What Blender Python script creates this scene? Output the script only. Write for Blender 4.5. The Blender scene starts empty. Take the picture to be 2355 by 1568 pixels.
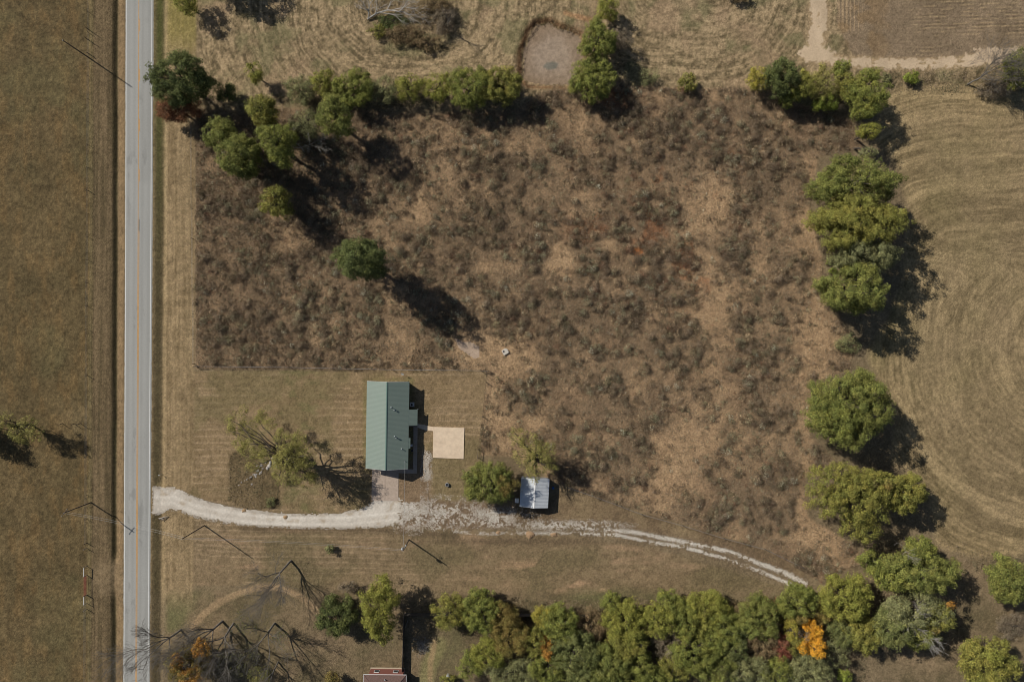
import bpy, math, random
import numpy as np
from mathutils import Vector

# ------------------------------------------------------------------ camera, world, sun
SC = bpy.context.scene
H = 167.0                      # camera height above the ground, metres
SO = 0.0835 * 1.2744           # metres on the ground per map unit
SUN_EL = math.radians(38.5)
SH = (0.826, -0.564)           # direction in which shadows fall

cam_d = bpy.data.cameras.new("camera")
cam = bpy.data.objects.new("camera", cam_d)
SC.collection.objects.link(cam)
cam.location = (0, 0, H)
cam_d.lens = 24.0
cam_d.sensor_width = 36.0
cam_d.clip_end = 5000
SC.camera = cam

W = bpy.data.worlds.new("World")
SC.world = W
W.use_nodes = True
nt = W.node_tree
bg = nt.nodes["Background"]
sky = nt.nodes.new("ShaderNodeTexSky")
sky.sky_type = 'NISHITA'
sky.sun_disc = False
sky.sun_elevation = SUN_EL
sky.sun_rotation = math.atan2(-SH[0], -SH[1])
sky.altitude = 200
nt.links.new(sky.outputs[0], bg.inputs[0])
bg.inputs[1].default_value = 0.05

sl = bpy.data.lights.new("sun", 'SUN')
sl.energy = 4.5
sl.angle = math.radians(0.5)
sl.color = (1.0, 0.945, 0.85)
so = bpy.data.objects.new("sun", sl)
SC.collection.objects.link(so)
ray = Vector((SH[0] * math.cos(SUN_EL), SH[1] * math.cos(SUN_EL), -math.sin(SUN_EL)))
so.rotation_euler = ray.to_track_quat('-Z', 'Y').to_euler()
so.location = (-80, 55, 90)

SC.view_settings.view_transform = 'Standard'
SC.view_settings.look = 'None'
SC.view_settings.exposure = 0.0
SC.view_settings.gamma = 1.0
SC.cycles.filter_width = 1.0

# ------------------------------------------------------------------ helpers
def P(ox, oy, z=0.0):
    k = SO * (H - z) / H
    return ((ox - 1177.0) * k, (784.0 - oy) * k)

def PX(px, py, z=0.0):         # same from full picture pixels
    return P(px / 1.2744, py / 1.2744, z)

def link(o, parent=None):
    SC.collection.objects.link(o)
    if parent is not None:
        o.parent = parent
    return o

def tag(o, label=None, cat=None, group=None, kind=None):
    if label: o["label"] = label
    if cat: o["category"] = cat
    if group: o["group"] = group
    if kind: o["kind"] = kind
    return o

def empty(name, loc, rz=0.0):
    o = bpy.data.objects.new(name, None)
    o.empty_display_size = 0.5
    link(o)
    o.location = loc
    o.rotation_euler = (0, 0, rz)
    return o

def npmesh(name, V, F, mat, parent=None, col=None, smooth=False, col_domain='FACE'):
    """V (n,3) array, F (m,k) array of one polygon size."""
    V = np.ascontiguousarray(V, dtype=np.float32)
    F = np.ascontiguousarray(F, dtype=np.int32)
    me = bpy.data.meshes.new(name)
    m, k = F.shape
    me.vertices.add(len(V)); me.vertices.foreach_set("co", V.ravel())
    me.loops.add(m * k); me.loops.foreach_set("vertex_index", F.ravel())
    me.polygons.add(m)
    me.polygons.foreach_set("loop_start", np.arange(0, m * k, k, dtype=np.int32))
    me.update(calc_edges=True)
    me.polygons.foreach_set("use_smooth", np.full(m, bool(smooth)))
    if col is not None:
        a = me.attributes.new("Col", 'FLOAT_COLOR', col_domain)
        c = np.ones((len(col), 4), dtype=np.float32)
        c[:, :3] = col
        a.data.foreach_set("color", c.ravel())
    me.materials.append(mat)
    o = bpy.data.objects.new(name, me)
    return link(o, parent)

class MB:
    """collects boxes, prisms and tubes into one mesh"""
    def __init__(s): s.v = []; s.f = []
    def add(s, vs, fs):
        b = len(s.v); s.v += [tuple(map(float, p)) for p in vs]; s.f += [tuple(i + b for i in f) for f in fs]
    def box(s, x0, x1, y0, y1, z0, z1):
        s.add([(x0,y0,z0),(x1,y0,z0),(x1,y1,z0),(x0,y1,z0),(x0,y0,z1),(x1,y0,z1),(x1,y1,z1),(x0,y1,z1)],
              [(0,3,2,1),(4,5,6,7),(0,1,5,4),(1,2,6,5),(2,3,7,6),(3,0,4,7)])
    def tube(s, p0, p1, r0, r1=None, n=8, cap=True):
        r1 = r0 if r1 is None else r1
        p0 = Vector(p0); p1 = Vector(p1); d = (p1 - p0).normalized()
        a = Vector((0, 0, 1)) if abs(d.z) < 0.9 else Vector((1, 0, 0))
        u = d.cross(a).normalized(); w = d.cross(u)
        vs = []
        for p, r in ((p0, r0), (p1, r1)):
            for i in range(n):
                t = 2 * math.pi * i / n
                vs.append(p + (u * math.cos(t) + w * math.sin(t)) * r)
        fs = [(i, (i + 1) % n, n + (i + 1) % n, n + i) for i in range(n)]
        if cap: fs += [tuple(range(n - 1, -1, -1)), tuple(range(n, 2 * n))]
        s.add(vs, fs)
    def lathe(s, prof, n=16, c=(0, 0)):
        vs = []
        for r, z in prof:
            for i in range(n):
                t = 2 * math.pi * i / n
                vs.append((c[0] + r * math.cos(t), c[1] + r * math.sin(t), z))
        fs = []
        for k in range(len(prof) - 1):
            for i in range(n):
                fs.append((k*n+i, k*n+(i+1)%n, (k+1)*n+(i+1)%n, (k+1)*n+i))
        fs.append(tuple(range(n - 1, -1, -1)))
        fs.append(tuple((len(prof)-1)*n + i for i in range(n)))
        s.add(vs, fs)
    def prism(s, poly, z0, z1):
        n = len(poly)
        s.add([(x, y, z0) for x, y in poly] + [(x, y, z1) for x, y in poly],
              [tuple(range(n - 1, -1, -1)), tuple(range(n, 2 * n))] + [(i, (i+1)%n, n+(i+1)%n, n+i) for i in range(n)])
    def build(s, name, mat, parent=None, bevel=0.0):
        me = bpy.data.meshes.new(name)
        me.from_pydata(s.v, [], s.f)
        me.update()
        me.materials.append(mat)
        o = bpy.data.objects.new(name, me)
        link(o, parent)
        if bevel:
            b = o.modifiers.new("bevel", 'BEVEL'); b.width = bevel; b.segments = 2; b.limit_method = 'ANGLE'
        return o

# ---- noise
def _hash(ix, iy, seed):
    n = (ix.astype(np.int64) * 374761393 + iy.astype(np.int64) * 668265263 + seed * 1442695041) & 0xFFFFFFFF
    n = ((n ^ (n >> 13)) * 1274126177) & 0xFFFFFFFF
    n = n ^ (n >> 16)
    return (n & 0xFFFFFF).astype(np.float32) / float(0xFFFFFF)

def vnoise(x, y, seed=0):
    x0 = np.floor(x); y0 = np.floor(y)
    fx = (x - x0); fy = (y - y0)
    fx = fx * fx * (3 - 2 * fx); fy = fy * fy * (3 - 2 * fy)
    a = _hash(x0, y0, seed); b = _hash(x0 + 1, y0, seed)
    c = _hash(x0, y0 + 1, seed); d = _hash(x0 + 1, y0 + 1, seed)
    return (a + (b - a) * fx) * (1 - fy) + (c + (d - c) * fx) * fy

def fbm(x, y, size, octv=4, seed=0, gain=0.55):
    s = 0; amp = 1; tot = 0; f = 1.0 / size
    for k in range(octv):
        s = s + amp * vnoise(x * f + 17.3 * k, y * f - 9.1 * k, seed + k * 7)
        tot += amp; amp *= gain; f *= 2.03
    return s / tot           # 0..1, mean .5

def sstep(a, b, x):
    t = np.clip((x - a) / (b - a), 0, 1)
    return t * t * (3 - 2 * t)

def seg_dist(x, y, pts, closed=False):
    d = np.full(x.shape, 1e9, dtype=np.float32)
    n = len(pts)
    for i in range(n if closed else n - 1):
        ax, ay = pts[i]; bx, by = pts[(i + 1) % n]
        ex, ey = bx - ax, by - ay
        t = np.clip(((x - ax) * ex + (y - ay) * ey) / (ex * ex + ey * ey + 1e-9), 0, 1)
        d = np.minimum(d, np.hypot(x - ax - t * ex, y - ay - t * ey))
    return d

def poly_sdf(x, y, pts):        # negative inside
    d = seg_dist(x, y, pts, True)
    ins = np.zeros(x.shape, dtype=bool)
    n = len(pts)
    for i in range(n):
        ax, ay = pts[i]; bx, by = pts[(i + 1) % n]
        c = ((ay > y) != (by > y)) & (x < (bx - ax) * (y - ay) / (by - ay + 1e-12) + ax)
        ins ^= c
    return np.where(ins, -d, d)

def box_dist(x, y, x0, x1, y0, y1):
    dx = np.maximum(np.maximum(x0 - x, x - x1), 0)
    dy = np.maximum(np.maximum(y0 - y, y - y1), 0)
    return np.hypot(dx, dy)

# ------------------------------------------------------------------ materials
def mat(name, color=(.5, .5, .5), rough=0.9, metal=0.0, noise=0.0, nscale=4.0, attr=False,
        bump=0.0, bscale=6.0, transl=0.0, spec=0.3, stain=None):
    m = bpy.data.materials.new(name)
    m.use_nodes = True
    N = m.node_tree; L = N.links
    b = N.nodes["Principled BSDF"]
    b.inputs["Roughness"].default_value = rough
    b.inputs["Metallic"].default_value = metal
    b.inputs["Specular IOR Level"].default_value = spec
    tc = N.nodes.new("ShaderNodeTexCoord")
    if attr:
        a = N.nodes.new("ShaderNodeAttribute"); a.attribute_name = "Col"
        src = a.outputs["Color"]
    else:
        r = N.nodes.new("ShaderNodeRGB"); r.outputs[0].default_value = (*color, 1)
        src = r.outputs[0]
    if stain:
        sc_, amt, scol = stain
        n2 = N.nodes.new("ShaderNodeTexNoise"); n2.inputs["Scale"].default_value = sc_; n2.inputs["Detail"].default_value = 6
        L.new(tc.outputs["Object"], n2.inputs["Vector"])
        rp = N.nodes.new("ShaderNodeValToRGB"); rp.color_ramp.elements[0].position = .45; rp.color_ramp.elements[1].position = .72
        L.new(n2.outputs[0], rp.inputs[0])
        mm = N.nodes.new("ShaderNodeMath"); mm.operation = 'MULTIPLY'; mm.inputs[1].default_value = amt
        L.new(rp.outputs[0], mm.inputs[0])
        mx = N.nodes.new("ShaderNodeMix"); mx.data_type = 'RGBA'
        L.new(mm.outputs[0], mx.inputs[0]); L.new(src, mx.inputs[6]); mx.inputs[7].default_value = (*scol, 1)
        src = mx.outputs[2]
    if noise:
        n1 = N.nodes.new("ShaderNodeTexNoise"); n1.inputs["Scale"].default_value = nscale
        n1.inputs["Detail"].default_value = 4; n1.inputs["Roughness"].default_value = .7
        L.new(tc.outputs["Object"], n1.inputs["Vector"])
        mr = N.nodes.new("ShaderNodeMapRange")
        mr.inputs[1].default_value = .3; mr.inputs[2].default_value = .7
        mr.inputs[3].default_value = 1 - noise; mr.inputs[4].default_value = 1 + noise
        L.new(n1.outputs[0], mr.inputs[0])
        vm = N.nodes.new("ShaderNodeVectorMath"); vm.operation = 'SCALE'
        L.new(src, vm.inputs[0]); L.new(mr.outputs[0], vm.inputs["Scale"])
        src = vm.outputs[0]
    L.new(src, b.inputs["Base Color"])
    if bump:
        n3 = N.nodes.new("ShaderNodeTexNoise"); n3.inputs["Scale"].default_value = bscale
        n3.inputs["Detail"].default_value = 5; n3.inputs["Roughness"].default_value = .65
        L.new(tc.outputs["Object"], n3.inputs["Vector"])
        bp = N.nodes.new("ShaderNodeBump"); bp.inputs["Strength"].default_value = 1.0
        bp.inputs["Distance"].default_value = bump
        L.new(n3.outputs[0], bp.inputs["Height"]); L.new(bp.outputs[0], b.inputs["Normal"])
    if transl:
        t = N.nodes.new("ShaderNodeBsdfTranslucent"); L.new(src, t.inputs["Color"])
        ms = N.nodes.new("ShaderNodeMixShader"); ms.inputs[0].default_value = transl
        out = N.nodes["Material Output"]
        L.new(b.outputs[0], ms.inputs[1]); L.new(t.outputs[0], ms.inputs[2]); L.new(ms.outputs[0], out.inputs[0])
    return m

M = dict(
    ground=mat("ground_soil_grass", attr=True, noise=.30, nscale=2.4, bump=.20, bscale=3.0, spec=.1),
    asphalt=mat("worn_asphalt", attr=True, noise=.06, nscale=3.0, bump=.01, bscale=8, rough=.85),
    white_line=mat("road_paint_white", (.62, .62, .60), noise=.15, nscale=2.5),
    yellow_line=mat("road_paint_yellow", (.52, .27, .07), noise=.2, nscale=1.8),
    gravel=mat("white_gravel", attr=True, noise=.12, nscale=2.2, bump=.03, bscale=7, spec=.1),
    dirt=mat("bare_dirt", attr=True, noise=.12, nscale=2.5, bump=.06, bscale=3, spec=.1),
    concrete_new=mat("new_concrete", (.64, .51, .375), noise=.10, nscale=1.3, stain=(.55, .55, (.52, .40, .29))),
    concrete_old=mat("old_concrete", (.40, .32, .26), noise=.12, nscale=1.2, stain=(1.6, .5, (.28, .22, .17))),
    leaf=mat("leaves", attr=True, transl=.22, rough=.75, spec=.25),
    weed=mat("dry_weeds", attr=True, transl=.12, rough=.9, spec=.1),
    bark=mat("bark", (.085, .07, .058), noise=.3, nscale=3, bump=.03, bscale=10, spec=.1),
    bark_grey=mat("grey_bark", (.165, .148, .130), noise=.3, nscale=3, bump=.03, bscale=10, spec=.1),
    bark_pale=mat("weathered_dead_wood", (.42, .39, .35), noise=.25, nscale=3, spec=.1),
    roof_green=mat("green_metal_roof", (.185, .232, .200), rough=.55, noise=.05, nscale=.5, spec=.5, stain=(.5, .45, (.145, .195, .165))),
    roof_green_trim=mat("green_metal_ridge", (.13, .20, .17), rough=.4, spec=.5),
    siding=mat("pale_siding", (.42, .41, .38), noise=.06),
    roof_white=mat("white_metal_roof", (.62, .65, .68), rough=.35, metal=.25, noise=.06, nscale=.8, spec=.5, stain=(1.2, .3, (.45, .46, .46))),
    shed_wall=mat("shed_wall", (.30, .30, .31), noise=.1),
    shingle=mat("brown_shingles", (.135, .085, .072), noise=.3, nscale=5, bump=.03, bscale=7),
    brick=mat("red_brick", (.22, .085, .065), noise=.25, nscale=6),
    white=mat("white_paint", (.70, .70, .70), rough=.5, noise=.05),
    cream=mat("cream_trim", (.42, .35, .26), noise=.08),
    galv=mat("galvanised_metal", (.50, .52, .54), rough=.4, metal=.5, noise=.1),
    dark=mat("dark_metal", (.03, .03, .035), rough=.5),
    glass=mat("window_glass", (.03, .04, .05), rough=.1, spec=.8),
    pole=mat("weathered_pole_wood", (.12, .095, .075), noise=.25, nscale=2, spec=.1),
    wood=mat("grey_fence_boards", (.10, .088, .078), noise=.3, nscale=2.5, spec=.1),
    wood_pale=mat("pale_post_wood", (.34, .30, .25), noise=.2, nscale=4, spec=.1),
    red_pipe=mat("red_gate_paint", (.30, .07, .06), noise=.15, rough=.5),
    blue=mat("blue_plastic", (.04, .12, .34), rough=.4),
    rock=mat("grey_limestone", (.42, .39, .36), noise=.25, nscale=2.5, bump=.05, bscale=4, spec=.1),
    pale_stone=mat("stained_pale_concrete", (.52, .48, .42), noise=.15, nscale=2, stain=(2.5, .6, (.34, .28, .21))),
    clay=mat("orange_clay", (.33, .22, .13), noise=.3, nscale=4, bump=.08, bscale=5, spec=.1),
    litter=mat("brown_leaf_litter", (.34, .23, .13), noise=.35, nscale=6, bump=.08, bscale=8, spec=.1),
    wire=mat("wire", (.30, .30, .30), rough=.5, metal=.3),
    rust=mat("rusty_wire", (.16, .09, .06), rough=.8),
)

# ------------------------------------------------------------------ layout of the land (map units: 2354 x 1568, x right, y down)
def R(*p): return list(p)
ROAD_L = [(-2000, 291), (0, 287.5), (520, 286.5), (1045, 284.3), (1568, 282.2), (3400, 275)]
BRUSH = R((450,262),(520,268),(640,250),(760,250),(900,262),(1040,262),(1180,258),(1240,215),(1330,200),(1480,200),(1600,205),
          (1720,200),(1800,230),(1890,255),(1960,280),(1985,340),(1880,360),(1860,480),(1890,600),(1900,700),(1975,790),
          (1950,850),(1870,880),(1860,1000),(1920,1060),(1850,1090),(1855,1190),(1960,1250),(1985,1290),(1890,1335),(1850,1318),
          (1760,1262),(1660,1232),(1560,1200),(1490,1178),(1440,1165),(1300,1120),(1180,1050),(1100,1045),(1108,960),(1122,852),(450,848))
POND = R((1215,70),(1232,52),(1262,48),(1290,62),(1335,78),(1345,130),(1330,170),(1310,198),(1215,196),(1196,180),(1197,120))
DRIVE = R((350,1122),(356,1120),(372,1123),(400,1122),(430,1136),(470,1153),(520,1165),(560,1172),(640,1182),(700,1184),(780,1181),
          (830,1171),(855,1158),(858,1150),(916,1150),(920,1170),(925,1205),(870,1211),(790,1214),(700,1213),(600,1209),(520,1202),(450,1188),
          (415,1174),(385,1171),(364,1182),(350,1180))
TRACK_A = R((930,1200),(1040,1204),(1160,1206),(1278,1211),(1378,1217),(1451,1223),(1569,1246),(1669,1267),(1743,1295),(1803,1318),(1853,1342))
TRACK_B = R((1041,1222),(1118,1228),(1200,1226),(1300,1226),(1418,1230),(1485,1245),(1569,1258),(1669,1285),(1756,1318),(1803,1338),(1838,1354))
DIRT_A = R((1885,-200),(1880,60),(1872,125))
DIRT_B = R((1860,128),(1920,140),(1985,146),(2080,150),(2200,145),(2300,130),(2420,112),(2900,60))
PATH_S = R((440,1445),(470,1410),(505,1383),(548,1362),(592,1350),(642,1350),(690,1370),(735,1410))
FIELD_R = R((2030,232),(2010,330),(2060,380),(2090,470),(2080,560),(2075,640),(2040,740),(1990,800),(2020,900),(2060,960),(2050,1060),
            (2130,1110),(2150,1260),(2260,1290),(2354,1275),(4200,1250),(4200,190),(2354,200),(2200,190),(2060,205))
LAWN_H = R((376,852),(1118,852),(1104,1045),(1060,1150),(900,1170),(780,1180),(640,1180),(470,1150),(376,1118))
ROUGH = R((528,1045),(560,1030),(600,1060),(640,1110),(645,1170),(560,1170),(524,1150))
LAWN_S = R((376,1180),(600,1212),(1000,1214),(1300,1232),(1500,1260),(1840,1360),(1380,1385),(1000,1410),(640,1345),(376,1347))

def road_left(oy): return np.interp(oy, [p[0] for p in ROAD_L], [p[1] for p in ROAD_L])
def road_w(oy): return np.interp(oy, [0, 1568], [67.0, 63.0])

def height(ox, oy):
    """ground height in metres at map coordinates"""
    x = (ox - 1177) * SO; y = (784 - oy) * SO
    rl = road_left(oy); rr = rl + road_w(oy)
    h = .16 * (fbm(x, y, 26, 3, 5) - .5)
    h = h + .10 * (fbm(x, y, 2.2, 3, 9) - .5)
    sb = poly_sdf(ox, oy, BRUSH)
    bm = sstep(6, -12, sb)
    h = h + bm * .16 * (fbm(x, y, 1.8, 3, 31) - .5)
    for (a, b, c, d, t) in FLAT:
        m = sstep(14, 2, box_dist(ox, oy, a, b, c, d))
        h = h * (1 - m)
    near = sstep(-150, -95, ox - rl) * sstep(120, 60, ox - rr)
    h = h * (1 - .85 * near)
    # ditches each side of the road
    rlx = (ox - rl); rrx = (ox - rr)
    wob = 3 * (fbm(x * 0, y, 9, 2, 3) - .5)
    L_ = np.interp(rlx + wob, [-95, -78, -72, -42, -30, -22, -6, -1], [0, .05, -.1, -.22, -.40, -1.05, -.18, 0])
    R_ = np.interp(rrx + wob * .6, [1, 5, 21, 30, 60, 100], [0, -.12, -.72, -.42, -.12, 0])
    culv = 1 - sstep(60, 20, np.abs(oy - 1330))
    culvR = 1 - sstep(42, 26, np.abs(oy - 1150))
    h = h + np.where(rlx < 0, L_ * (.35 + .65 * culv), 0) + np.where(rrx > 0, R_ * (.2 + .8 * culvR), 0)
    sp = poly_sdf(ox, oy, POND) + 14 * (fbm(x, y, 2.5, 3, 40) - .5)
    h = h - .85 * sstep(11, -7, sp) + .12 * np.exp(-((sp - 16) / 9) ** 2)
    return h

FLAT = [(835, 965, 870, 1100, 0), (990, 1072, 975, 1058, 0), (850, 920, 1075, 1155, 0), (1180, 1285, 1095, 1180, 0),
        (820, 945, 1525, 1700, 0)]

# ------------------------------------------------------------------ ground colours
def C(*c): return np.array(c, dtype=np.float32)
def ground_colour(ox, oy):
    x = (ox - 1177) * SO; y = (784 - oy) * SO
    n_big = fbm(x, y, 22, 4, 51); n_mid = fbm(x, y, 6, 4, 61); n_sm = fbm(x, y, 1.5, 3, 71); n_f = fbm(x, y, .55, 2, 81)
    def blend(col, c2, m): return col + (np.asarray(c2, dtype=np.float32) - col) * m[..., None]
    def mix2(a, b, t): return a + (b - a) * t[..., None]
    shape = ox.shape
    # general dry pasture
    col = mix2(C(.150, .118, .080), C(.215, .172, .118), np.clip(n_mid * 1.6 - .3, 0, 1))
    # top pastures: mower swaths
    ph1 = box_dist(ox, oy, 880, 1010, -400, 20) * SO
    ph2 = box_dist(ox, oy, 1520, 1640, -500, -20) * SO
    ph = np.where(ox < 1300, ph1, ph2) + 1.5 * n_mid
    st = .68 * fbm(ph, (ox + oy) * SO * .08, .5, 3, 91) + .32 * fbm(ph, (ox - oy) * SO * .5, .45, 2, 92)
    top = mix2(C(.135, .108, .068), C(.335, .262, .175), np.clip(st * 2.6 - .82 + .7 * (n_big - .5) + .9 * (n_sm - .5) + .8 * (n_f - .5), 0, 1))
    top = blend(top, C(.155, .15, .085), .6 * sstep(.52, .7, n_mid))
    top = blend(top, C(.30, .22, .155), .55 * sstep(.6, .75, fbm(x, y, 9, 3, 17)))
    m_top = sstep(262, 240, oy) * sstep(440, 470, ox)
    col = mix2(col, top, m_top)
    # cropland, top right
    sd = poly_sdf(ox, oy, R((1905,-600),(1925,60),(1960,128),(2090,140),(2240,128),(2354,100),(4000,-40),(4000,-600)))
    mc = sstep(4, -4, sd + 6 * (n_sm - .5))
    crop = mix2(C(.170, .132, .096), C(.250, .195, .145), np.clip(n_mid * 1.4 - .2, 0, 1))
    rowm = .5 + .5 * np.sin((oy + .03 * ox + 3 * n_mid) * 2 * math.pi / 8.6)
    rb = sstep(.45, .62, fbm(x, y * 4, 14, 3, 23)) * sstep(2060, 2150, ox)
    rb = np.maximum(rb, sstep(.5, .6, fbm(x, y, 10, 2, 24)) * sstep(105, 118, oy) * sstep(1960, 2010, ox))
    brk = sstep(.42, .58, fbm(x, y * 3, 1.6, 2, 29))
    crop = blend(crop, C(.36, .28, .18), rb * sstep(.6, .95, rowm) * .6 * brk)
    crop = blend(crop, C(.09, .066, .048), rb * sstep(.3, .05, rowm) * .45 * brk)
    colm = .5 + .5 * np.sin(ox * 2 * math.pi / 9.0)
    cb = sstep(1905, 1925, ox) * sstep(1995, 1960, ox) * sstep(85, 60, oy)
    crop = blend(crop, C(.36, .27, .18), cb * sstep(.55, .9, colm) * .8)
    crop = blend(crop, C(.22, .15, .085), .5 * sstep(.6, .72, fbm(x, y, 5, 3, 27)) * sstep(2100, 1990, ox))
    col = mix2(col, crop, mc)
    # right hay field
    sd = poly_sdf(ox, oy, FIELD_R)
    mh = sstep(12, -10, sd + 14 * (n_mid - .5))
    up_ = box_dist(ox, oy, 2190, 3200, 560, 900); lo_ = np.hypot(np.minimum(ox - 2440, 0), (oy - 800) * .95)
    zz = sstep(540, 640, oy)
    phr = (up_ * (1 - zz) + lo_ * zz) * SO + .8 * n_mid + 4 * n_big
    st = .62 * fbm(phr, (ox * .3 + oy) * SO * .09, .46, 3, 95) + .38 * fbm(phr, (ox * .3 + oy) * SO * .4, .4, 2, 94)
    st2 = fbm(phr, (ox + oy) * SO * .05, 3.6, 2, 96)
    hay = mix2(C(.155, .123, .074), C(.340, .268, .166), np.clip(st * 2.5 - .78 + 1.3 * (st2 - .5) + .5 * (n_sm - .5), 0, 1))
    hay = blend(hay, C(.185, .165, .082), .35 * sstep(.5, .75, n_big) + 0 * n_sm)
    hay = blend(hay, C(.25, .195, .13), .6 * sstep(40, -30, sd + 70) * sstep(1980, 2080, ox) * (n_mid))
    col = mix2(col, hay, mh)
    # bottom right rough pasture
    mb = sstep(1265, 1300, oy) * sstep(2000, 2100, ox)
    brr = mix2(C(.125, .105, .066), C(.225, .172, .118), np.clip(n_mid * 1.8 - .4 + .6 * (n_sm - .5), 0, 1))
    col = mix2(col, brr, mb)
    # brush ground
    sb = poly_sdf(ox, oy, BRUSH)
    bm = sstep(5, -4, sb + 7 * (n_sm - .5))
    br = mix2(C(.165, .120, .085), C(.320, .230, .155), np.clip(n_mid * 1.3 + n_sm * .7 - .5, 0, 1))
    bare = BARE(ox, oy, x, y)
    br = mix2(br, mix2(C(.31, .215, .14), C(.40, .29, .19), n_sm), np.clip(bare, 0, 1) * .9)
    br = blend(br, C(.42, .16, .055), .85 * sstep(16, 7, np.hypot((ox - 1466), (oy - 580) * 1.3) + 16 * (n_sm - .5)))
    br = blend(br, C(.30, .11, .05), .5 * sstep(.62, .72, fbm(x, y, 7, 3, 33)) * sstep(1250, 1400, ox) * sstep(1750, 1600, ox) * sstep(760, 600, oy))
    col = mix2(col, br, bm)
    # lawns, mown across
    sl_ = poly_sdf(ox, oy, LAWN_H); ml = sstep(3, -3, sl_ + 5 * (n_sm - .5))
    lw = mix2(C(.190, .143, .088), C(.250, .188, .122), n_mid + .6 * (n_sm - .5))
    pale = fbm(x * .10, y + .4 * n_big, .42, 2, 97)
    line = .5 + .5 * np.sin((oy + 12 * n_big + 4 * n_mid + .004 * ox) * 2 * math.pi / 15.5)
    lw = blend(lw, C(.35, .27, .188), .62 * (.4 + 1.2 * n_sm).clip(0, 1) * sstep(.74, .99, line) * sstep(.38, .6, fbm(x, y, 7, 3, 98)))
    lw = blend(lw, C(.30, .23, .16), .45 * sstep(.56, .8, pale))
    lw = blend(lw, C(.150, .130, .072), .55 * sstep(.50, .66, fbm(x, y, 9, 4, 99)))
    lw = blend(lw, C(.135, .140, .066), .45 * sstep(.5, .7, fbm(x, y * 2, 3, 4, 44)) * sstep(110, 40, np.abs(ox - 670)))
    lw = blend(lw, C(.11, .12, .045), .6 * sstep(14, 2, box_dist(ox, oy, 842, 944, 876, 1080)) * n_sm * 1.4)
    col = mix2(col, lw, ml)
    sl2 = poly_sdf(ox, oy, LAWN_S); ml = sstep(5, -5, sl2 + 8 * (n_sm - .5))
    lw = mix2(C(.170, .132, .086), C(.230, .176, .118), n_mid + .6 * (n_sm - .5))
    line = .5 + .5 * np.sin((oy + 14 * n_big + 3.5 * n_mid - .01 * (ox - 900)) * 2 * math.pi / 11.5)
    lw = blend(lw, C(.34, .262, .185), .62 * (.4 + 1.2 * n_sm).clip(0, 1) * sstep(.70, .99, line) * sstep(.36, .56, fbm(x * .6, y, 7, 3, 198)) * sstep(1150, 800, ox))
    lw = blend(lw, C(.30, .215, .150), .7 * sstep(.60, .80, fbm(x * .25, y, 2.2, 4, 197)))
    lw = blend(lw, C(.125, .108, .064), .6 * sstep(.48, .66, fbm(x * .5, y, 9, 4, 199)))
    lw = blend(lw, C(.42, .29, .20), .8 * sstep(.52, .66, fbm(x * .5, y, 4, 4, 191)) * np.exp(-((ox - 1340) / 110) ** 2 - ((oy - 1352) / 30) ** 2))
    lw = blend(lw, C(.42, .29, .20), .8 * sstep(.50, .60, fbm(x * .5, y, 3, 4, 192)) * np.exp(-((ox - 1400) / 300) ** 2 - ((oy - 1385) / 12) ** 2))
    lw = blend(lw, C(.36, .25, .17), .7 * sstep(.52, .66, fbm(x * .6, y, 3, 4, 193)) * np.exp(-((ox - 1220) / 70) ** 2 - ((oy - 1300) / 12) ** 2))
    lw = blend(lw, C(.07, .052, .038), .55 * np.exp(-((ox - 1200) / 230) ** 2 - ((oy - 1245) / 9) ** 2))
    lw = blend(lw, C(.07, .052, .038), .5 * sstep(14, 2, seg_dist(ox, oy, [(560, 1214), (860, 1217), (1050, 1232)])))
    col = mix2(col, lw, ml)
    # wedge of turf between track and the curved fence
    wd = poly_sdf(ox, oy, R((1100,1150),(1190,1180),(1300,1120),(1450,1168),(1560,1202),(1660,1234),(1760,1264),(1850,1320),(1840,1335),(1750,1292),(1580,1240),(1450,1215),(1280,1206),(1080,1200)))
    mw = sstep(4, -4, wd + 6 * (n_sm - .5))
    wcol = mix2(C(.125, .090, .062), C(.215, .165, .108), np.clip(n_mid * 1.8 - .4 + .4 * (n_sm - .5), 0, 1))
    col = mix2(col, wcol, mw)
    # bottom yards
    my = sstep(1345, 1372, oy + 12 * (n_mid - .5)) * sstep(372, 390, ox) * sstep(2000, 1900, ox)
    yd = mix2(C(.125, .105, .066), C(.210, .160, .110), np.clip(n_mid * 1.7 - .35 + .5 * (n_sm - .5), 0, 1))
    yd = blend(yd, C(.105, .125, .055), .55 * sstep(.52, .7, n_big))
    yd = blend(yd, C(.21, .20, .10), .7 * sstep(25, 10, seg_dist(ox, oy, [(1010, 1480), (985, 1530), (975, 1600)])))
    col = mix2(col, yd, my)
    col = blend(col, C(.34, .25, .165), .72 * sstep(11, 4, seg_dist(ox, oy, PATH_S) + 6 * (n_sm - .5)))
    col = blend(col, C(.33, .24, .15), .7 * sstep(10, 3, seg_dist(ox, oy, [(1000, 1470), (990, 1520), (985, 1700)]) + 5 * (n_sm - .5)))
    # rough patch by the rocks
    mr = sstep(4, -4, poly_sdf(ox, oy, ROUGH) + 5 * (n_sm - .5))
    col = mix2(col, mix2(C(.105, .083, .05), C(.19, .145, .09), n_sm), mr)
    # track soils
    da = sstep(34, 18, seg_dist(ox, oy, DIRT_A) + 16 * (n_sm - .5)); db = sstep(22, 10, seg_dist(ox, oy, DIRT_B) + 12 * (n_sm - .5))
    col = blend(col, C(.34, .26, .175), .7 * np.maximum(da, db))
    dd = seg_dist(ox, oy, [(930, 1190), (1180, 1195), (1400, 1220), (1560, 1250), (1680, 1275), (1850, 1348)])
    col = blend(col, C(.17, .13, .095), .5 * sstep(26, 12, dd + 8 * (n_sm - .5)))
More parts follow.
